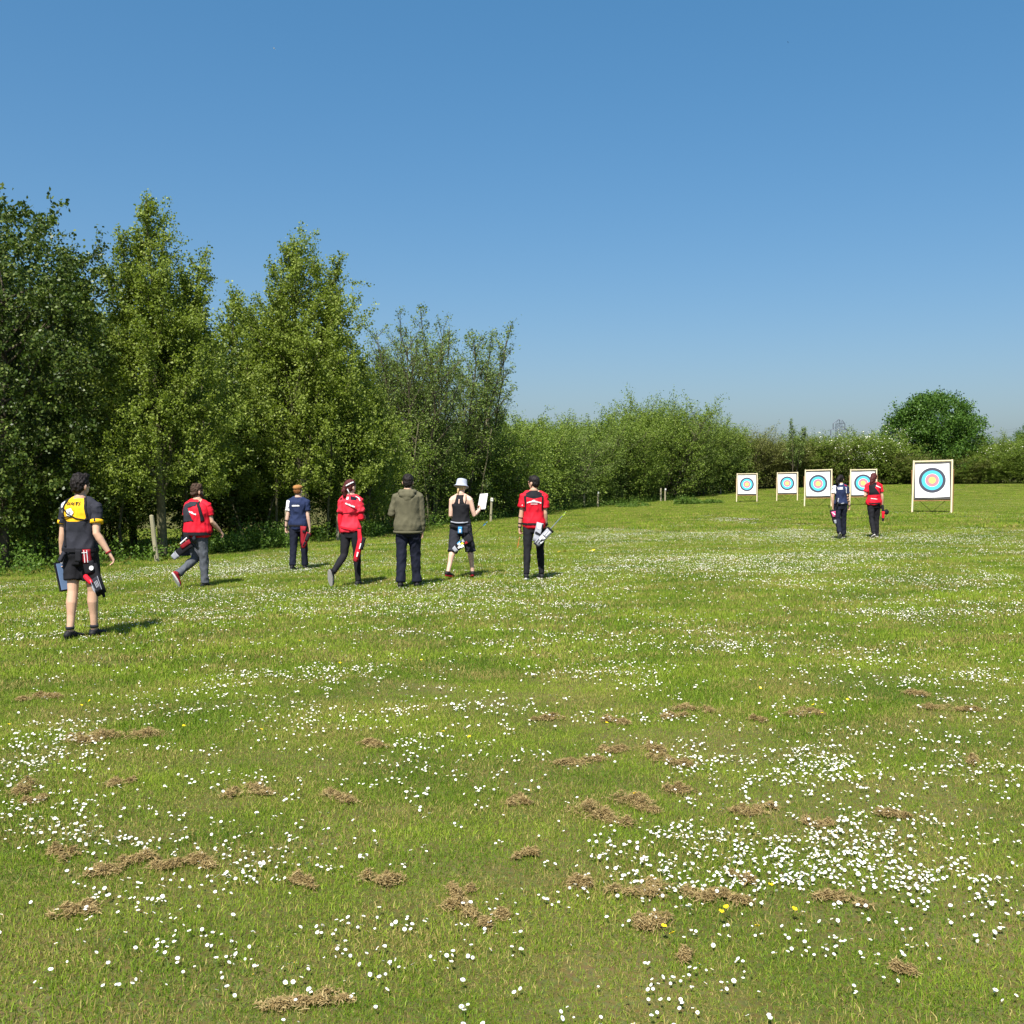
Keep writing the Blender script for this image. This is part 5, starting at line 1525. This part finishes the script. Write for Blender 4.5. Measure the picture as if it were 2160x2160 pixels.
def pouch(g, nm, c, w_, h_, d_, m_, side=SX, tilt=0, pw=3.0, trim=None, fy=-.0):
    c = Vector(c); up = Vector((math.sin(tilt), 0, math.cos(tilt)))
    bm = bmesh.new(); x, y, z = slab(bm, c - up * h_ / 2, c + up * h_ / 2, w_, w_ * .92, d_, d_ * .85, side, pw=pw)
    o = g.add(nm, bm, m_, smooth=True)
    if trim:
        out = -y if y.y > 0 else y
        for sx, sz, ww, hh in ((0, 0, .008, h_ * .9), (w_ * .42, 0, .006, h_ * .9), (0, h_ * .28, w_ * .8, .006)):
            bm = bmesh.new(); q = c + x * sx + up * sz + out * (d_ / 2 + .002)
            bmesh.ops.create_cube(bm, size=1, matrix=Matrix.Translation(q) @ Matrix((x, y, up)).transposed().to_4x4() @ Matrix.Diagonal((ww, .005, hh, 1)))
            g.add('piping', bm, trim, o)
    return o
pouch(g, 'red_pouch', (.150, -.155, .895), .105, .145, .06, K_dred, trim=K_white, tilt=-.08)
pouch(g, 'black_pouch', (.065, -.165, .90), .085, .13, .05, K_black)
pouch(g, 'black_pouch', (.175, -.150, .775), .15, .13, .07, K_black, tilt=-.3)
pouch(g, 'grey_pouch', (-.135, -.140, .885), .055, .11, .04, K_char, tilt=.5)
bm = bmesh.new(); bmesh.ops.create_cone(bm, segments=18, radius1=.024, radius2=.024, depth=.008, cap_ends=True, matrix=Matrix.Translation((.225, -.205, .775)) @ Matrix.Rotation(R(90), 4, 'X')); g.add('white_badge', bm, K_white)
bm = bmesh.new(); qa, qb = Vector((.175, -.13, .79)), Vector((.315, -.17, .50)); slab(bm, qa, qb, .15, .12, .08, .06, Vector((.86, -.3, .4))); g.add('tube_body', bm, K_black, smooth=True)
bm = bmesh.new(); tube(bm, [(.150, -.19, .685), (.225, -.215, .62)], [.026, .026], 14, endk=.7); g.add('red_bottle', bm, K_red, smooth=True)
bm = bmesh.new(); slab(bm, (.255, -.205, .665), (.325, -.225, .535), .105, .095, .035, .03, Vector((.86, -.3, .4))); pk = g.add('side_pocket', bm, K_char, smooth=True)
for t_ in (-.045, .045):
    bm = bmesh.new(); tube(bm, [(.262 + t_ * .9, -.232, .675 + t_ * .45), (.322 + t_ * .8, -.25, .54 + t_ * .4)], [.003, .003], 6, endk=0); g.add('piping', bm, K_grey, pk)
for k in range(3):
    bm = bmesh.new(); tube(bm, [(.272 + k * .013, -.238, .632 + k * .008), (.302 + k * .013, -.243, .572 + k * .008)], [.004, .004], 6, endk=.5); g.add('pen', bm, K_grey, pk)
bm = bmesh.new(); slab(bm, (.215, -.20, .615), (.262, -.215, .535), .035, .03, .02, .02, Vector((.86, -.3, .4)), n=8, pw=2); g.add('grey_panel', bm, K_grey)
for a in ((.285, .475), (.345, .465)):
    bm = bmesh.new(); slab(bm, (a[0] - .025, -.165, .53), (a[0], -.17, a[1]), .038, .028, .03, .02); g.add('end_strap', bm, K_black)

# ---- 2: bearded walker in red
p = Person('bearded person in red shirt and grey jeans lifting a red trainer', 419, 1240, 1022, -14, M_skin, 1.34, 0, 0, bare=.88,
    legs=[(-4, -6, 50, -62, 0), (7, 1, 6, 0, -4)], arms=[((-.12, -.05, -1), (-.06, .15, -1), (.05, .1, -1), 40, 10), ((.25, .10, -1), (.28, .75, -.75), (.2, .6, -.7), 45, 20)], head=(-30, 4), shw=1.04, legyaw=-30)
p.hair(M_hair_br, HAIR_TUFT + [('e', (.0, -.06, .06), (.07, .05, .05))], seed=5, fold=.012)
bb = [('e', (0, .055, .018), (.056, .048, .045)), ('e', (.048, .03, .045), (.018, .03, .045)), ('e', (-.048, .03, .045), (.018, .03, .045)), ('e', (0, .07, -.012), (.034, .028, .035))]
p.hair(M_hair_br, bb, seed=6, name='beard', fold=.006)
p.shirt(K_red, sleeve=.62, hem=.875, inf=.020, flare=.03, seed=7, fold=.009, collar=K_black, sl_inf=.02)
p.patch([(-.205, 1.30), (-.165, 1.42), (-.075, 1.465), (.04, 1.465), (.055, 1.40), (-.09, 1.365)], K_char, 'chest_guard', None, .008)
p.patch([(-.205, 1.30), (-.09, 1.365), (.035, 1.15), (-.175, 1.125)], K_char, 'chest_guard', None, .009)
p.band([(.06, 1.46), (.125, 1.36), (.155, 1.24), (.165, 1.14)], .045, K_black, 'chest_guard', None, .008)
p.blocks(.015, 1.285, .135, .026, 8, K_white, 0, -.38, 3, .014)
p.band([(-.10, .905), (.05, .905), (.17, .915)], .03, K_dred, 'shirt_tail', None, .012)
p.trousers(K_jean, .97, 1.0, .020, .020, .070, seed=8, fold=.008)
p.shoes(K_red, K_sole, mats2=(K_dred, K_black))
g = Gear(p, 'quiver', 'black hip quiver with red pocket and grey end, slung behind the bearded person', 'quiver', 'hip quivers worn by the archers')
hip_belt(g, .93, .240, .205, .05, K_black)
pouch(g, 'black_pouch', (-.10, -.185, .885), .13, .12, .07, K_black, SX)
pouch(g, 'black_pouch', (.04, -.185, .88), .07, .11, .05, K_char, SX)
qa, qb = Vector((.0, -.215, .775)), Vector((-.255, -.245, .585))
bm = bmesh.new(); slab(bm, qa, qb, .14, .12, .07, .06, Vector((-.4, -.1, .8))); g.add('tube_body', bm, K_black, smooth=True)
bm = bmesh.new(); slab(bm, qa + Vector((.0, -.035, .035)), qa.lerp(qb, .60) + Vector((0, -.035, .045)), .075, .07, .04, .035, Vector((-.4, -.1, .8))); g.add('red_pocket', bm, K_dred, smooth=True)
bm = bmesh.new(); tube(bm, [qa + Vector((-.05, -.055, .09)), qa.lerp(qb, .5) + Vector((-.03, -.055, .09))], [.012, .012], 8, endk=.6); g.add('white_trim', bm, K_white)
bm = bmesh.new(); slab(bm, qa.lerp(qb, .92), qb + Vector((-.07, 0, -.06)), .125, .10, .065, .055, Vector((-.4, -.1, .8))); g.add('end_panel', bm, K_grey, smooth=True)
kn = p.hands[0][0]
board(p, 'dark blue clipboard held upright against the leg of the bearded person in red', 'clipboard', kn + Vector((-.045, .03, -.09)), (.02, .05, 1), (.96, -.25, 0), .21, .32, .02, (K_navy, K_navyt))

# ---- 3: brown cap
p = Person('person in brown flat cap and navy polo with one white sleeve', 630, 1202, 1023, -4, M_skin3, 1.0, 0, 1, bare=.88,
    legs=[(-10, -1, 8, -6, 4), (11, 1, 8, 2, -10)], arms=[((-.16, -.05, -1), (-.20, .12, -1), (-.05, .15, -1), 50, 10), ((.10, -.02, -1), (.12, .14, -1), (.0, .2, -1), 45, 10)], head=(-12, 2), shw=1.0)
p.hair(M_hair_gi, [('e', (0, -.030, .085), (.082, .075, .075)), ('e', (0, -.012, .115), (.084, .094, .085))], seed=9, fold=.005)
p.hair(K_brown, [('e', (0, -.012, .160), (.098, .112, .052)), ('e', (0, -.03, .145), (.090, .095, .040)), ('e', (0, .085, .140), (.065, .055, .014))], name='flat_cap', fold=.003, seed=2)
p.shirt(K_navy, sleeve=.62, hem=.85, inf=.018, flare=.03, seed=11, fold=.009, collar=K_navy, sleeve_mats=(K_white, None), sl_inf=.018)
p.blocks(-.012, 1.335, .155, .032, 7, K_white, 0, .02, 5)
p.trousers(K_navyt, .97, 1.0, .018, .020, .070, seed=12)
p.shoes(K_shoe, K_soled)
p.armband(0, .38, .022, K_black); p.armband(0, .92, .022, K_black, r=.030)
g = Gear(p, 'quiver', 'red hip quiver at the right side of the person in the brown cap', 'quiver', 'hip quivers worn by the archers')
hip_belt(g, .925, .192, .145, .035, K_black)
bm = bmesh.new(); slab(bm, (.150, -.155, .915), (.125, -.17, .52), .135, .055, .05, .04, Vector((1, -.3, 0))); g.add('hanger_panel', bm, K_dred, smooth=True)
bm = bmesh.new(); slab(bm, (.265, -.165, .78), (.145, -.185, .47), .115, .075, .065, .055, Vector((.9, -.2, .4))); q = g.add('tube_body', bm, K_dred, smooth=True)
bm = bmesh.new(); slab(bm, (.275, -.20, .77), (.215, -.215, .62), .085, .06, .03, .03, Vector((.9, -.2, .4))); g.add('side_pocket', bm, K_black, smooth=True)
bm = bmesh.new(); slab(bm, (.20, -.215, .60), (.16, -.215, .52), .04, .03, .02, .02, Vector((.9, -.2, .4))); g.add('dark_patch', bm, K_black, smooth=True)
bm = bmesh.new(); slab(bm, (.175, -.19, .83), (.172, -.195, .79), .07, .06, .03, .03); g.add('fold', bm, K_black, smooth=True)

# ---- 4: ponytail
p = Person('person with dark red ponytail, coral red top and black leggings, lifting the left heel', 741, 1236, 1012, -10, M_skin3, .86, .8, 1, bare=.84,
    legs=[(-10, 0, 42, -78, 6), (3, 2, 2, 0, -6)], arms=[((-.10, -.04, -1), (.02, .10, -1), (.05, .1, -1), 35, 5), ((.12, -.12, -1), (-.15, .95, .05), (-.2, .9, .2), 60, 0)], head=(-30, 6), shw=.86, legyaw=-14)
p.hair(M_hair_red, SHORT + [('e', (-.02, -.09, .10), (.035, .035, .045)), ('t', [(-.02, -.10, .10), (-.035, -.125, .03), (-.03, -.115, -.05), (-.015, -.09, -.10)], [.030, .038, .030, .010])], seed=13, fold=.007)
bm = bmesh.new(); tube(bm, [p.hm @ Vector(q) for q in ((.020, -.108, .115), (.055, -.088, .135), (.080, -.045, .155), (.084, .0, .165))], [.011, .012, .012, .010], 8, endk=.5); p.add('headband', bm, K_white)
bm = bmesh.new(); tube(bm, [p.hm @ Vector((.035, -.100, .06)), p.hm @ Vector((.05, -.09, .02)), p.hm @ Vector((.048, -.075, -.02))], [.008, .009, .006], 8, endk=.5); p.add('white_ribbon', bm, K_white)
p.shirt(K_redp, sleeve=.66, hem=.895, inf=.016, flare=.03, seed=15, fold=.010, collar=K_redp, cuff=(K_dred, .02), sl_inf=.016,
    panels=[([(.02, 1.49), (.155, 1.45), (.165, 1.405), (.03, 1.425)], K_navyt), ([(-.165, 1.45), (-.135, 1.46), (-.135, 1.42), (-.165, 1.41)], K_black)])
bm = bmesh.new()
for side, (sh, el, wr, *_r) in zip((-1, 1), p.arm):
    b2 = bmesh.new(); p.limb(b2, [sh.lerp(el, .5), el, el.lerp(wr, .3), el.lerp(wr, .7), wr.lerp(el, .03)], [.054, .049, .050, .043, .033]); p.addme('arm_sleeve', remesh(b2, .009, 2, .004, 3), [K_red])
bm.free()
p.band([(.10, 1.478), (.155, 1.445), (.185, 1.40)], .010, K_white, 'white_piping', p.sh, .009, .003)
p.patch([(-.035, 1.47), (-.005, 1.47), (-.005, 1.425), (-.035, 1.425)], K_white, 'neck_badge', p.sh, .006, 0)
p.blocks(.025, 1.345, .145, .028, 8, K_white, 0, -.40, 8, .010)
p.band([(-.12, 1.20), (.02, 1.215), (.15, 1.25)], .010, K_dred, 'chest_guard_strap', None, .006)
p.band([(-.05, 1.38), (.06, 1.30), (.15, 1.25)], .010, K_dred, 'chest_guard_strap', None, .006)
p.trousers(K_black, .97, 1.0, .008, .007, .045, name='leggings', seed=16, fold=.004)
p.shoes(K_shoe, K_soled)
g = Gear(p, 'quiver', 'long red hip quiver with black edge at the right side of the ponytailed person', 'quiver', 'hip quivers worn by the archers')
hip_belt(g, .955, .180, .138, .03, K_red, tilt=.03)
bm = bmesh.new(); slab(bm, (.185, -.13, .945), (.215, -.155, .72), .05, .09, .03, .04); g.add('hanger_panel', bm, K_red, smooth=True)
bm = bmesh.new(); slab(bm, (.235, -.155, .79), (.135, -.175, .44), .12, .075, .065, .06, Vector((.9, -.2, .35))); g.add('tube_body', bm, K_red, smooth=True)
bm = bmesh.new(); slab(bm, (.285, -.185, .815), (.245, -.20, .62), .065, .055, .045, .04, Vector((.9, -.2, .35))); g.add('side_pocket', bm, K_black, smooth=True)
bm = bmesh.new(); slab(bm, (.240, -.205, .72), (.215, -.21, .63), .022, .018, .02, .02); g.add('white_mark', bm, K_white)
bm = bmesh.new(); slab(bm, (.152, -.178, .475), (.132, -.18, .425), .085, .08, .068, .064, Vector((.9, -.2, .35))); g.add('end_panel', bm, K_dred, smooth=True)
bm = bmesh.new(); slab(bm, (.188, -.205, .575), (.170, -.207, .50), .03, .02, .02, .02); g.add('white_mark', bm, K_white)

# ---- 5: hoodie
p = Person('person in olive hooded jacket and black trousers', 861, 1240, 1001, -2, M_skin, 1.02, 0, 2, bare=.88,
    legs=[(-6, 1, 4, -4, 4), (6, 3, 5, 2, -10)], arms=[((-.30, -.10, -1), (.10, .95, -.05), (.15, .9, .05), 50, 10), ((.13, -.04, -1), (.04, .10, -1), (-.05, .1, -1), 28, 15)], head=(2, -4), shw=1.02)
p.hair(M_hair_b, SHORT + [('e', (0, -.05, .05), (.07, .05, .06))], seed=17, fold=.006)
p.shirt(K_olive, hem=.855, inf=.034, flare=.05, full=True, seed=19, fold=.006, name='hooded_jacket', sl_inf=.02)
bm = bmesh.new(); y0 = p.ly(1.45)
ell(bm, (0, y0 - .085, 1.475), (.145, .070, .050)); ell(bm, (0, y0 - .125, 1.43), (.125, .050, .060)); ell(bm, (0, y0 - .138, 1.375), (.075, .036, .060)); ell(bm, (.09, y0 - .03, 1.485), (.05, .08, .035)); ell(bm, (-.09, y0 - .03, 1.485), (.05, .08, .035))
p.addme('hood', remesh(bm, .010, 4, .007, 5), [K_olive], p.sh)
p.ring('jacket_hem', (0, -.01, .862), (0, 0, 1), .222, .172, .035, K_olive, .006, parent=p.sh)
p.trousers(K_navyt, .97, 1.0, .022, .024, .078, seed=20, fold=.009)
p.shoes(K_shoe, K_soled)

# ---- 6: bucket hat
p = Person('person in grey bucket hat and black vest top holding up a white sheet', 972, 1221, 1016, -12, M_skin3, 1.0, .7, 3,
    legs=[(-13, 2, 10, -10, 4), (15, 6, 12, -14, -30)], arms=[((-.06, -.10, -1), (.25, .85, -.35), (.3, .8, 0), 50, 0), ((.26, .05, -1), (.14, .85, .30), (.1, .7, .6), 60, 0)], head=(-10, -14), shw=.98, legyaw=-14)
p.hair(M_hair_bl, [('e', (0, -.025, .08), (.080, .074, .075)), ('t', [(-.02, -.085, .045), (-.02, -.09, -.02), (-.015, -.075, -.075)], [.018, .016, .006])], seed=21, fold=.004)
bm = bmesh.new(); n_ = 32; rows = []
for r_, z_, yo in ((.0, .232, 0), (.060, .230, 0), (.083, .222, 0), (.092, .195, 0), (.098, .130, 0), (.104, .120, 0), (.135, .088, 0), (.132, .084, 0), (.100, .115, 0)):
    rows.append([bm.verts.new(p.hm @ Vector((math.cos(6.28319 * i / n_) * r_, -.008 + math.sin(6.28319 * i / n_) * r_ * 1.10, z_ + (.006 * math.sin(12.566 * i / n_ + 1) if r_ > .12 else 0)))) for i in range(n_)] if r_ > 0 else [bm.verts.new(p.hm @ Vector((0, -.008, z_)))] * n_)
for a, b_ in zip(rows[:-1], rows[1:]):
    for i in range(n_):
        f = [a[i], a[(i + 1) % n_], b_[(i + 1) % n_], b_[i]]
        f = list(dict.fromkeys(f))
        if len(f) > 2: bm.faces.new(f)
p.add('bucket_hat', bm, K_hat)
p.shirt(K_black, sleeve=0, hem=.97, inf=.014, flare=.02, seed=23, fold=.008, name='vest_top', ztop=1.315)
keep_bvh = p.bvh; p.bvh = p.body_bvh
p.patch([(-.115, 1.30), (.115, 1.30), (.075, 1.37), (.062, 1.44), (.060, 1.485), (-.060, 1.485), (-.062, 1.44), (-.075, 1.37)], K_black, 'racer_back', p.sh, .010, .006)
p.band([(.10, 1.485), (.115, 1.40), (.10, 1.33)], .012, K_black, 'bra_strap', None, .007, .004)
p.patch([(-.008, 1.41), (.006, 1.41), (.008, 1.35), (0, 1.325), (-.008, 1.35)], M_skin3, 'keyhole_opening', p.sh, .017, 0)
p.bvh = keep_bvh
p.trousers(K_char, 1.0, .56, .028, .036, .09, name='knee_shorts', seed=24, fold=.010)
p.shoes(K_shoe, K_dred)
p.band([(-.15, 1.005), (0, .99), (.15, 1.0)], .02, K_grey, 'waistband', None, .014)
kn = p.hands[1][0]
board(p, 'white score sheet held up in front by the person in the bucket hat', 'paper', kn + Vector((.035, .02, .10)), (.10, .30, 1), (-.55, -.83, .2), .21, .30, .006, (K_white,), 'score_sheet', False)
g = Gear(p, 'quiver', 'dark quiver with blue, white and yellow pattern behind the person in the bucket hat', 'quiver', 'hip quivers worn by the archers')
hip_belt(g, .93, .200, .150, .035, K_black)
pouch(g, 'blue_pouch', (.04, -.190, .865), .085, .12, .05, K_sky, SX); pouch(g, 'pouch_label', (.045, -.217, .85), .045, .055, .01, K_white, SX)
pouch(g, 'black_pouch', (.14, -.17, .87), .10, .12, .06, K_char, SX)
qa, qb = Vector((.245, -.20, .745)), Vector((-.025, -.235, .535)); sd_ = Vector((.5, -.1, -.8))
bm = bmesh.new(); slab(bm, qa, qb, .15, .11, .075, .065, sd_); g.add('tube_body', bm, K_black, smooth=True)
zq = (qb - qa).normalized()
for t_, off, ww, hh, m_ in ((.35, .03, .05, .05, K_dred), (.55, .0, .05, .045, K_ylw), (.62, .035, .06, .06, K_white), (.70, -.03, .06, .05, K_white), (.78, .02, .045, .05, K_white), (.68, -.055, .03, .07, K_sky), (.45, -.03, .06, .04, K_grey)):
    c = qa.lerp(qb, t_) + sd_.normalized() * off + Vector((0, -.042, 0))
    bm = bmesh.new(); slab(bm, c - zq * hh / 2, c + zq * hh / 2, ww, ww * .7, .012, .012, sd_, n=8, pw=2); g.add('pattern_patch', bm, m_)
bm = bmesh.new(); slab(bm, qa.lerp(qb, .95), qb + zq * .05, .115, .095, .07, .06, sd_); g.add('end_panel', bm, K_grey, smooth=True)
arrow(p, qa.lerp(qb, .3), (.255, .04, .235), .48, K_blk, K_sky, K_sky, 'black arrow with blue fletching sticking out to the right of the bucket hat person', fl=.06)

# ---- 7: red shirt, head turned left
p = Person('person in red shirt with black yoke, black hair, looking left, with a grey quiver', 1126, 1224, 1006, 0, M_skin2, 1.0, 0, 1, bare=.85,
    legs=[(-7, 3, 6, -10, 6), (5, 3, 4, 0, -12)], arms=[((-.14, -.03, -1), (-.12, .05, -1), (.0, .05, -1), 55, 20), ((.06, -.06, -1), (.08, .30, -1), (0, .35, -1), 50, 10)], head=(52, -2), shw=1.0)
p.hair(M_hair_b, SHORT, seed=25, fold=.005)
p.shirt(K_red, sleeve=.66, hem=.875, inf=.018, flare=.022, seed=27, fold=.009, collar=K_black, sl_inf=.024,
    panels=[([(-.185, 1.43), (-.07, 1.50), (.07, 1.50), (.185, 1.43), (.165, 1.405), (.02, 1.37), (-.02, 1.37), (-.165, 1.405)], K_black), ([(-.170, 1.41), (-.130, 1.41), (-.132, 1.17), (-.158, 1.15)], K_black), ([(.130, 1.41), (.170, 1.41), (.158, 1.15), (.132, 1.17)], K_black)])
p.blocks(0, 1.325, .235, .026, 12, K_white, 1.9, -.02, 10, .018)
p.blocks(.0, 1.282, .115, .014, 9, K_white, 0, 0, 11)
p.patch([(-.205, 1.27), (-.190, 1.275), (-.190, 1.25), (-.205, 1.245)], K_white, 'sleeve_mark', p.sh, .006, 0)
p.band([(-.15, .93), (0, .925), (.15, .94)], .006, K_dred, 'crease_shade', p.sh, .004, .002)  # dark red strip paints the shade of a crease above the hem
p.trousers(K_black, .97, 1.0, .012, .010, .050, seed=28, fold=.006)
p.shoes(K_shoe, K_sole)
for t_ in (.30, .68, .92): p.armband(0, t_, .016, K_black, r=.041 - .012 * t_)
p.ring('wristband', p.arm[1][1].lerp(p.arm[1][2], .75), p.arm[1][2] - p.arm[1][1], .033, .031, .05, K_black)
kn, hz_, ha, hn = p.hands[0]
arrow(p, kn + Vector((.03, .02, .06)), (-.22, -.02, -1), .30, K_orange, K_orange, K_orange, 'thin orange brown arrow pointing down from the left hand of the person looking left', fl=.03, r=.005)
g = Gear(p, 'quiver', 'grey, white and black patterned quiver slanting across the hip of the person looking left', 'quiver', 'hip quivers worn by the archers')
hip_belt(g, .945, .190, .143, .03, K_black)
bm = bmesh.new(); slab(bm, (.105, -.165, .965), (.02, -.185, .65), .12, .10, .035, .04, Vector((1, -.2, .1))); g.add('hanger_panel', bm, K_grey, smooth=True)
bm = bmesh.new(); ell(bm, (.088, -.190, .895), (.035, .012, .05)); g.add('white_emblem', bm, K_white, smooth=True)
bm = bmesh.new(); slab(bm, (.145, -.185, .945), (.135, -.192, .86), .022, .03, .02, .02); g.add('black_stripe', bm, K_black, smooth=True)
bm = bmesh.new(); slab(bm, (.07, -.195, .80), (.055, -.20, .775), .10, .10, .03, .03); g.add('black_stripe', bm, K_black, smooth=True)
qa, qb = Vector((.275, -.215, .855)), Vector((.035, -.235, .60)); sd_ = Vector((.72, -.1, -.68)); zq = (qb - qa).normalized(); sx_ = sd_.normalized()
bm = bmesh.new(); slab(bm, qa, qb, .115, .105, .07, .062, sd_); g.add('tube_body', bm, K_grey, smooth=True)
bm = bmesh.new(); slab(bm, qa - zq * .012, qa + zq * .02, .128, .126, .082, .08, sd_); g.add('rim', bm, K_black, smooth=True)
bm = bmesh.new(); slab(bm, qb - zq * .012, qb + zq * .014, .114, .112, .07, .068, sd_); g.add('end_trim', bm, K_black, smooth=True)
for t_, off, ww, hh, m_ in ((.22, .02, .02, .09, K_white), (.3, -.02, .02, .08, K_white), (.5, .0, .085, .03, K_white), (.44, .0, .09, .018, K_black), (.62, -.02, .05, .06, K_white), (.66, .03, .03, .05, K_black), (.75, .01, .018, .09, K_black), (.72, .035, .03, .06, K_white), (.8, -.035, .014, .10, K_black)):
    c = qa.lerp(qb, t_) + sx_ * off + Vector((0, -.036, 0))
    bm = bmesh.new(); slab(bm, c - zq * hh / 2, c + zq * hh / 2, ww, ww * .7, .012, .012, sd_, n=8, pw=2); g.add('pattern_patch', bm, m_)
for i, (o_, L) in enumerate(((Vector((0, 0, 0)), .70), (Vector((.012, .01, .02)), .66), (Vector((-.015, -.01, -.012)), .64))):
    arrow(p, qa.lerp(qb, .9) + o_, (-zq) + Vector((.03 * (i - 1), .02 * i, .02 * i)), L, K_alu, K_fluo, K_fluo, ('longest arrow with fluorescent yellow fletching in the grey quiver', 'middle arrow with fluorescent yellow fletching in the grey quiver', 'shortest arrow with fluorescent yellow fletching in the grey quiver')[i], fl=.055)

# ---- 8: navy
p = Person('person with black ponytail in navy polo and trousers, walking near the targets', 1772, 1137, 1005, -2, M_skin, 1.0, .8, 2, voxel=.0095, bare=.86,
    legs=[(-10, 1, 22, -46, 4), (6, 2, 4, 0, -6)], arms=[((-.22, -.10, -1), (.06, .10, -1), (.05, .1, -1), 40, 10), ((.10, -.02, -1), (.28, .15, -1), (.05, .1, -1), 40, 10)], head=(-22, 2), shw=.96)
p.hair(M_hair_b, SHORT + [('t', [(-.01, -.085, .15), (-.05, -.135, .08), (-.075, -.14, -.01), (-.085, -.12, -.09)], [.05, .052, .046, .015])], seed=29)
p.shirt(K_navy, sleeve=.60, hem=.93, inf=.016, flare=.02, seed=31, fold=.010, collar=K_white, sleeve_mats=(K_white, None), sl_inf=.018, panels=[([(.105, 1.42), (.145, 1.40), (.150, 1.24), (.125, 1.25)], K_white)])
p.text('LEE', -.045, 1.375, .085, K_white, bold=.03)
p.band([(.08, 1.475), (.15, 1.44)], .018, K_red, 'red_piping', p.sh, .009, .003)
p.band([(-.03, .955), (.02, .965), (.05, .97)], .022, K_grey, 'belt_buckle', None, .014)
p.trousers(K_navyt, .98, 1.0, .020, .022, .074, seed=32, fold=.009)
p.shoes(K_shoe, K_soled)
for t_ in (-.18, .12, .42, .92): p.armband(1, t_, .022, K_black, r=.042 - .010 * max(0, t_))
g = Gear(p, 'quiver', 'black tapering quiver with bright pink pocket at the hip of the navy walker', 'quiver', 'hip quivers worn by the archers')
hip_belt(g, .955, .190, .143, .03, K_black)
for c, m_ in (((-.155, -.145, 1.04), K_black), ((-.11, -.150, 1.03), K_grey), ((-.13, -.155, .93), K_black)): pouch(g, 'hanging_strap', c, .035, .16, .03, m_, tilt=.15)
bm = bmesh.new(); slab(bm, (-.255, -.12, .78), (-.195, -.14, .40), .175, .075, .07, .05, Vector((1, .2, 0))); g.add('tube_body', bm, K_black, smooth=True)
bm = bmesh.new(); slab(bm, (-.245, -.165, .735), (-.215, -.165, .585), .135, .075, .03, .025, Vector((1, .2, .1))); q = g.add('pink_pocket', bm, K_pink, smooth=True)
bm = bmesh.new(); slab(bm, (-.275, -.185, .715), (-.20, -.185, .645), .025, .03, .012, .012, Vector((.5, 0, .8))); g.add('pale_flash', bm, K_white, q)
bm = bmesh.new(); slab(bm, (-.195, -.165, .50), (-.175, -.165, .40), .07, .05, .03, .03); g.add('end_panel', bm, K_grey, smooth=True)
arrow(p, (-.22, -.12, .60), (-.40, -.05, .80), .34, K_blk, K_blk, K_blk, 'black arrow tip end leaning left out of the pink pocketed quiver')

# ---- 9: long hair, red
p = Person('person with long loose dark hair in red polo, walking near the targets', 1842, 1135, 1001.5, 4, M_skin, 1.10, .8, 2, voxel=.0095, bare=.86,
    legs=[(-8, 0, 14, -26, 4), (5, 2, 4, 0, -6)], arms=[((-.35, -.15, -1), (.45, .80, -.10), (.4, .8, 0), 50, 0), ((.22, -.08, -1), (.10, .18, -1), (0, .15, -1), 40, 10)], head=(-30, 2), shw=1.0)
p.hair(M_hair_red, SHORT + [('t', [(0, -.075, .12), (-.02, -.115, .03), (-.03, -.125, -.06), (-.045, -.115, -.16), (-.055, -.10, -.26)], [(.07, .05), (.075, .042), (.065, .036), (.05, .03), (.02, .014)])], seed=33, fold=.008)
p.shirt(K_red, sleeve=.62, hem=.885, inf=.020, flare=.03, seed=35, fold=.010, collar=K_black, sl_inf=.02, panels=[([(-.175, 1.42), (-.07, 1.50), (.05, 1.50), (.04, 1.44), (-.03, 1.36), (.12, 1.17), (-.16, 1.15), (-.17, 1.30)], K_black), ([(.11, 1.43), (.15, 1.42), (.158, 1.17), (.125, 1.19)], K_black), ([(.06, 1.49), (.16, 1.44), (.15, 1.42), (.06, 1.46)], K_black)])
p.blocks(.075, 1.385, .14, .034, 8, K_white, 0, -.42, 15)
p.blocks(-.055, 1.055, .155, .030, 10, K_white, 0, -.12, 16)
p.trousers(K_black, .96, 1.0, .018, .012, .060, seed=36, fold=.008)
p.shoes(K_shoe, K_sole)
g = Gear(p, 'quiver', 'small black and red quiver at the right hip of the long haired person in red', 'quiver', 'hip quivers worn by the archers')
hip_belt(g, .925, .210, .158, .03, K_black)
bm = bmesh.new(); slab(bm, (.215, -.08, .88), (.225, -.11, .68), .06, .07, .05, .05); g.add('hanger_panel', bm, K_black, smooth=True)
bm = bmesh.new(); slab(bm, (.215, -.13, .70), (.212, -.13, .46), .085, .055, .06, .05); g.add('red_tube', bm, K_red, smooth=True)
bm = bmesh.new(); slab(bm, (.212, -.13, .52), (.211, -.13, .43), .062, .055, .055, .05); g.add('end_panel', bm, K_black, smooth=True)
bm = bmesh.new(); ell(bm, (.318, -.10, .685), (.068, .05, .078)); g.add('round_pouch', bm, K_black, smooth=True)

bpy.data.scenes.remove(TS)
bpy.data.batch_remove(JUNK)
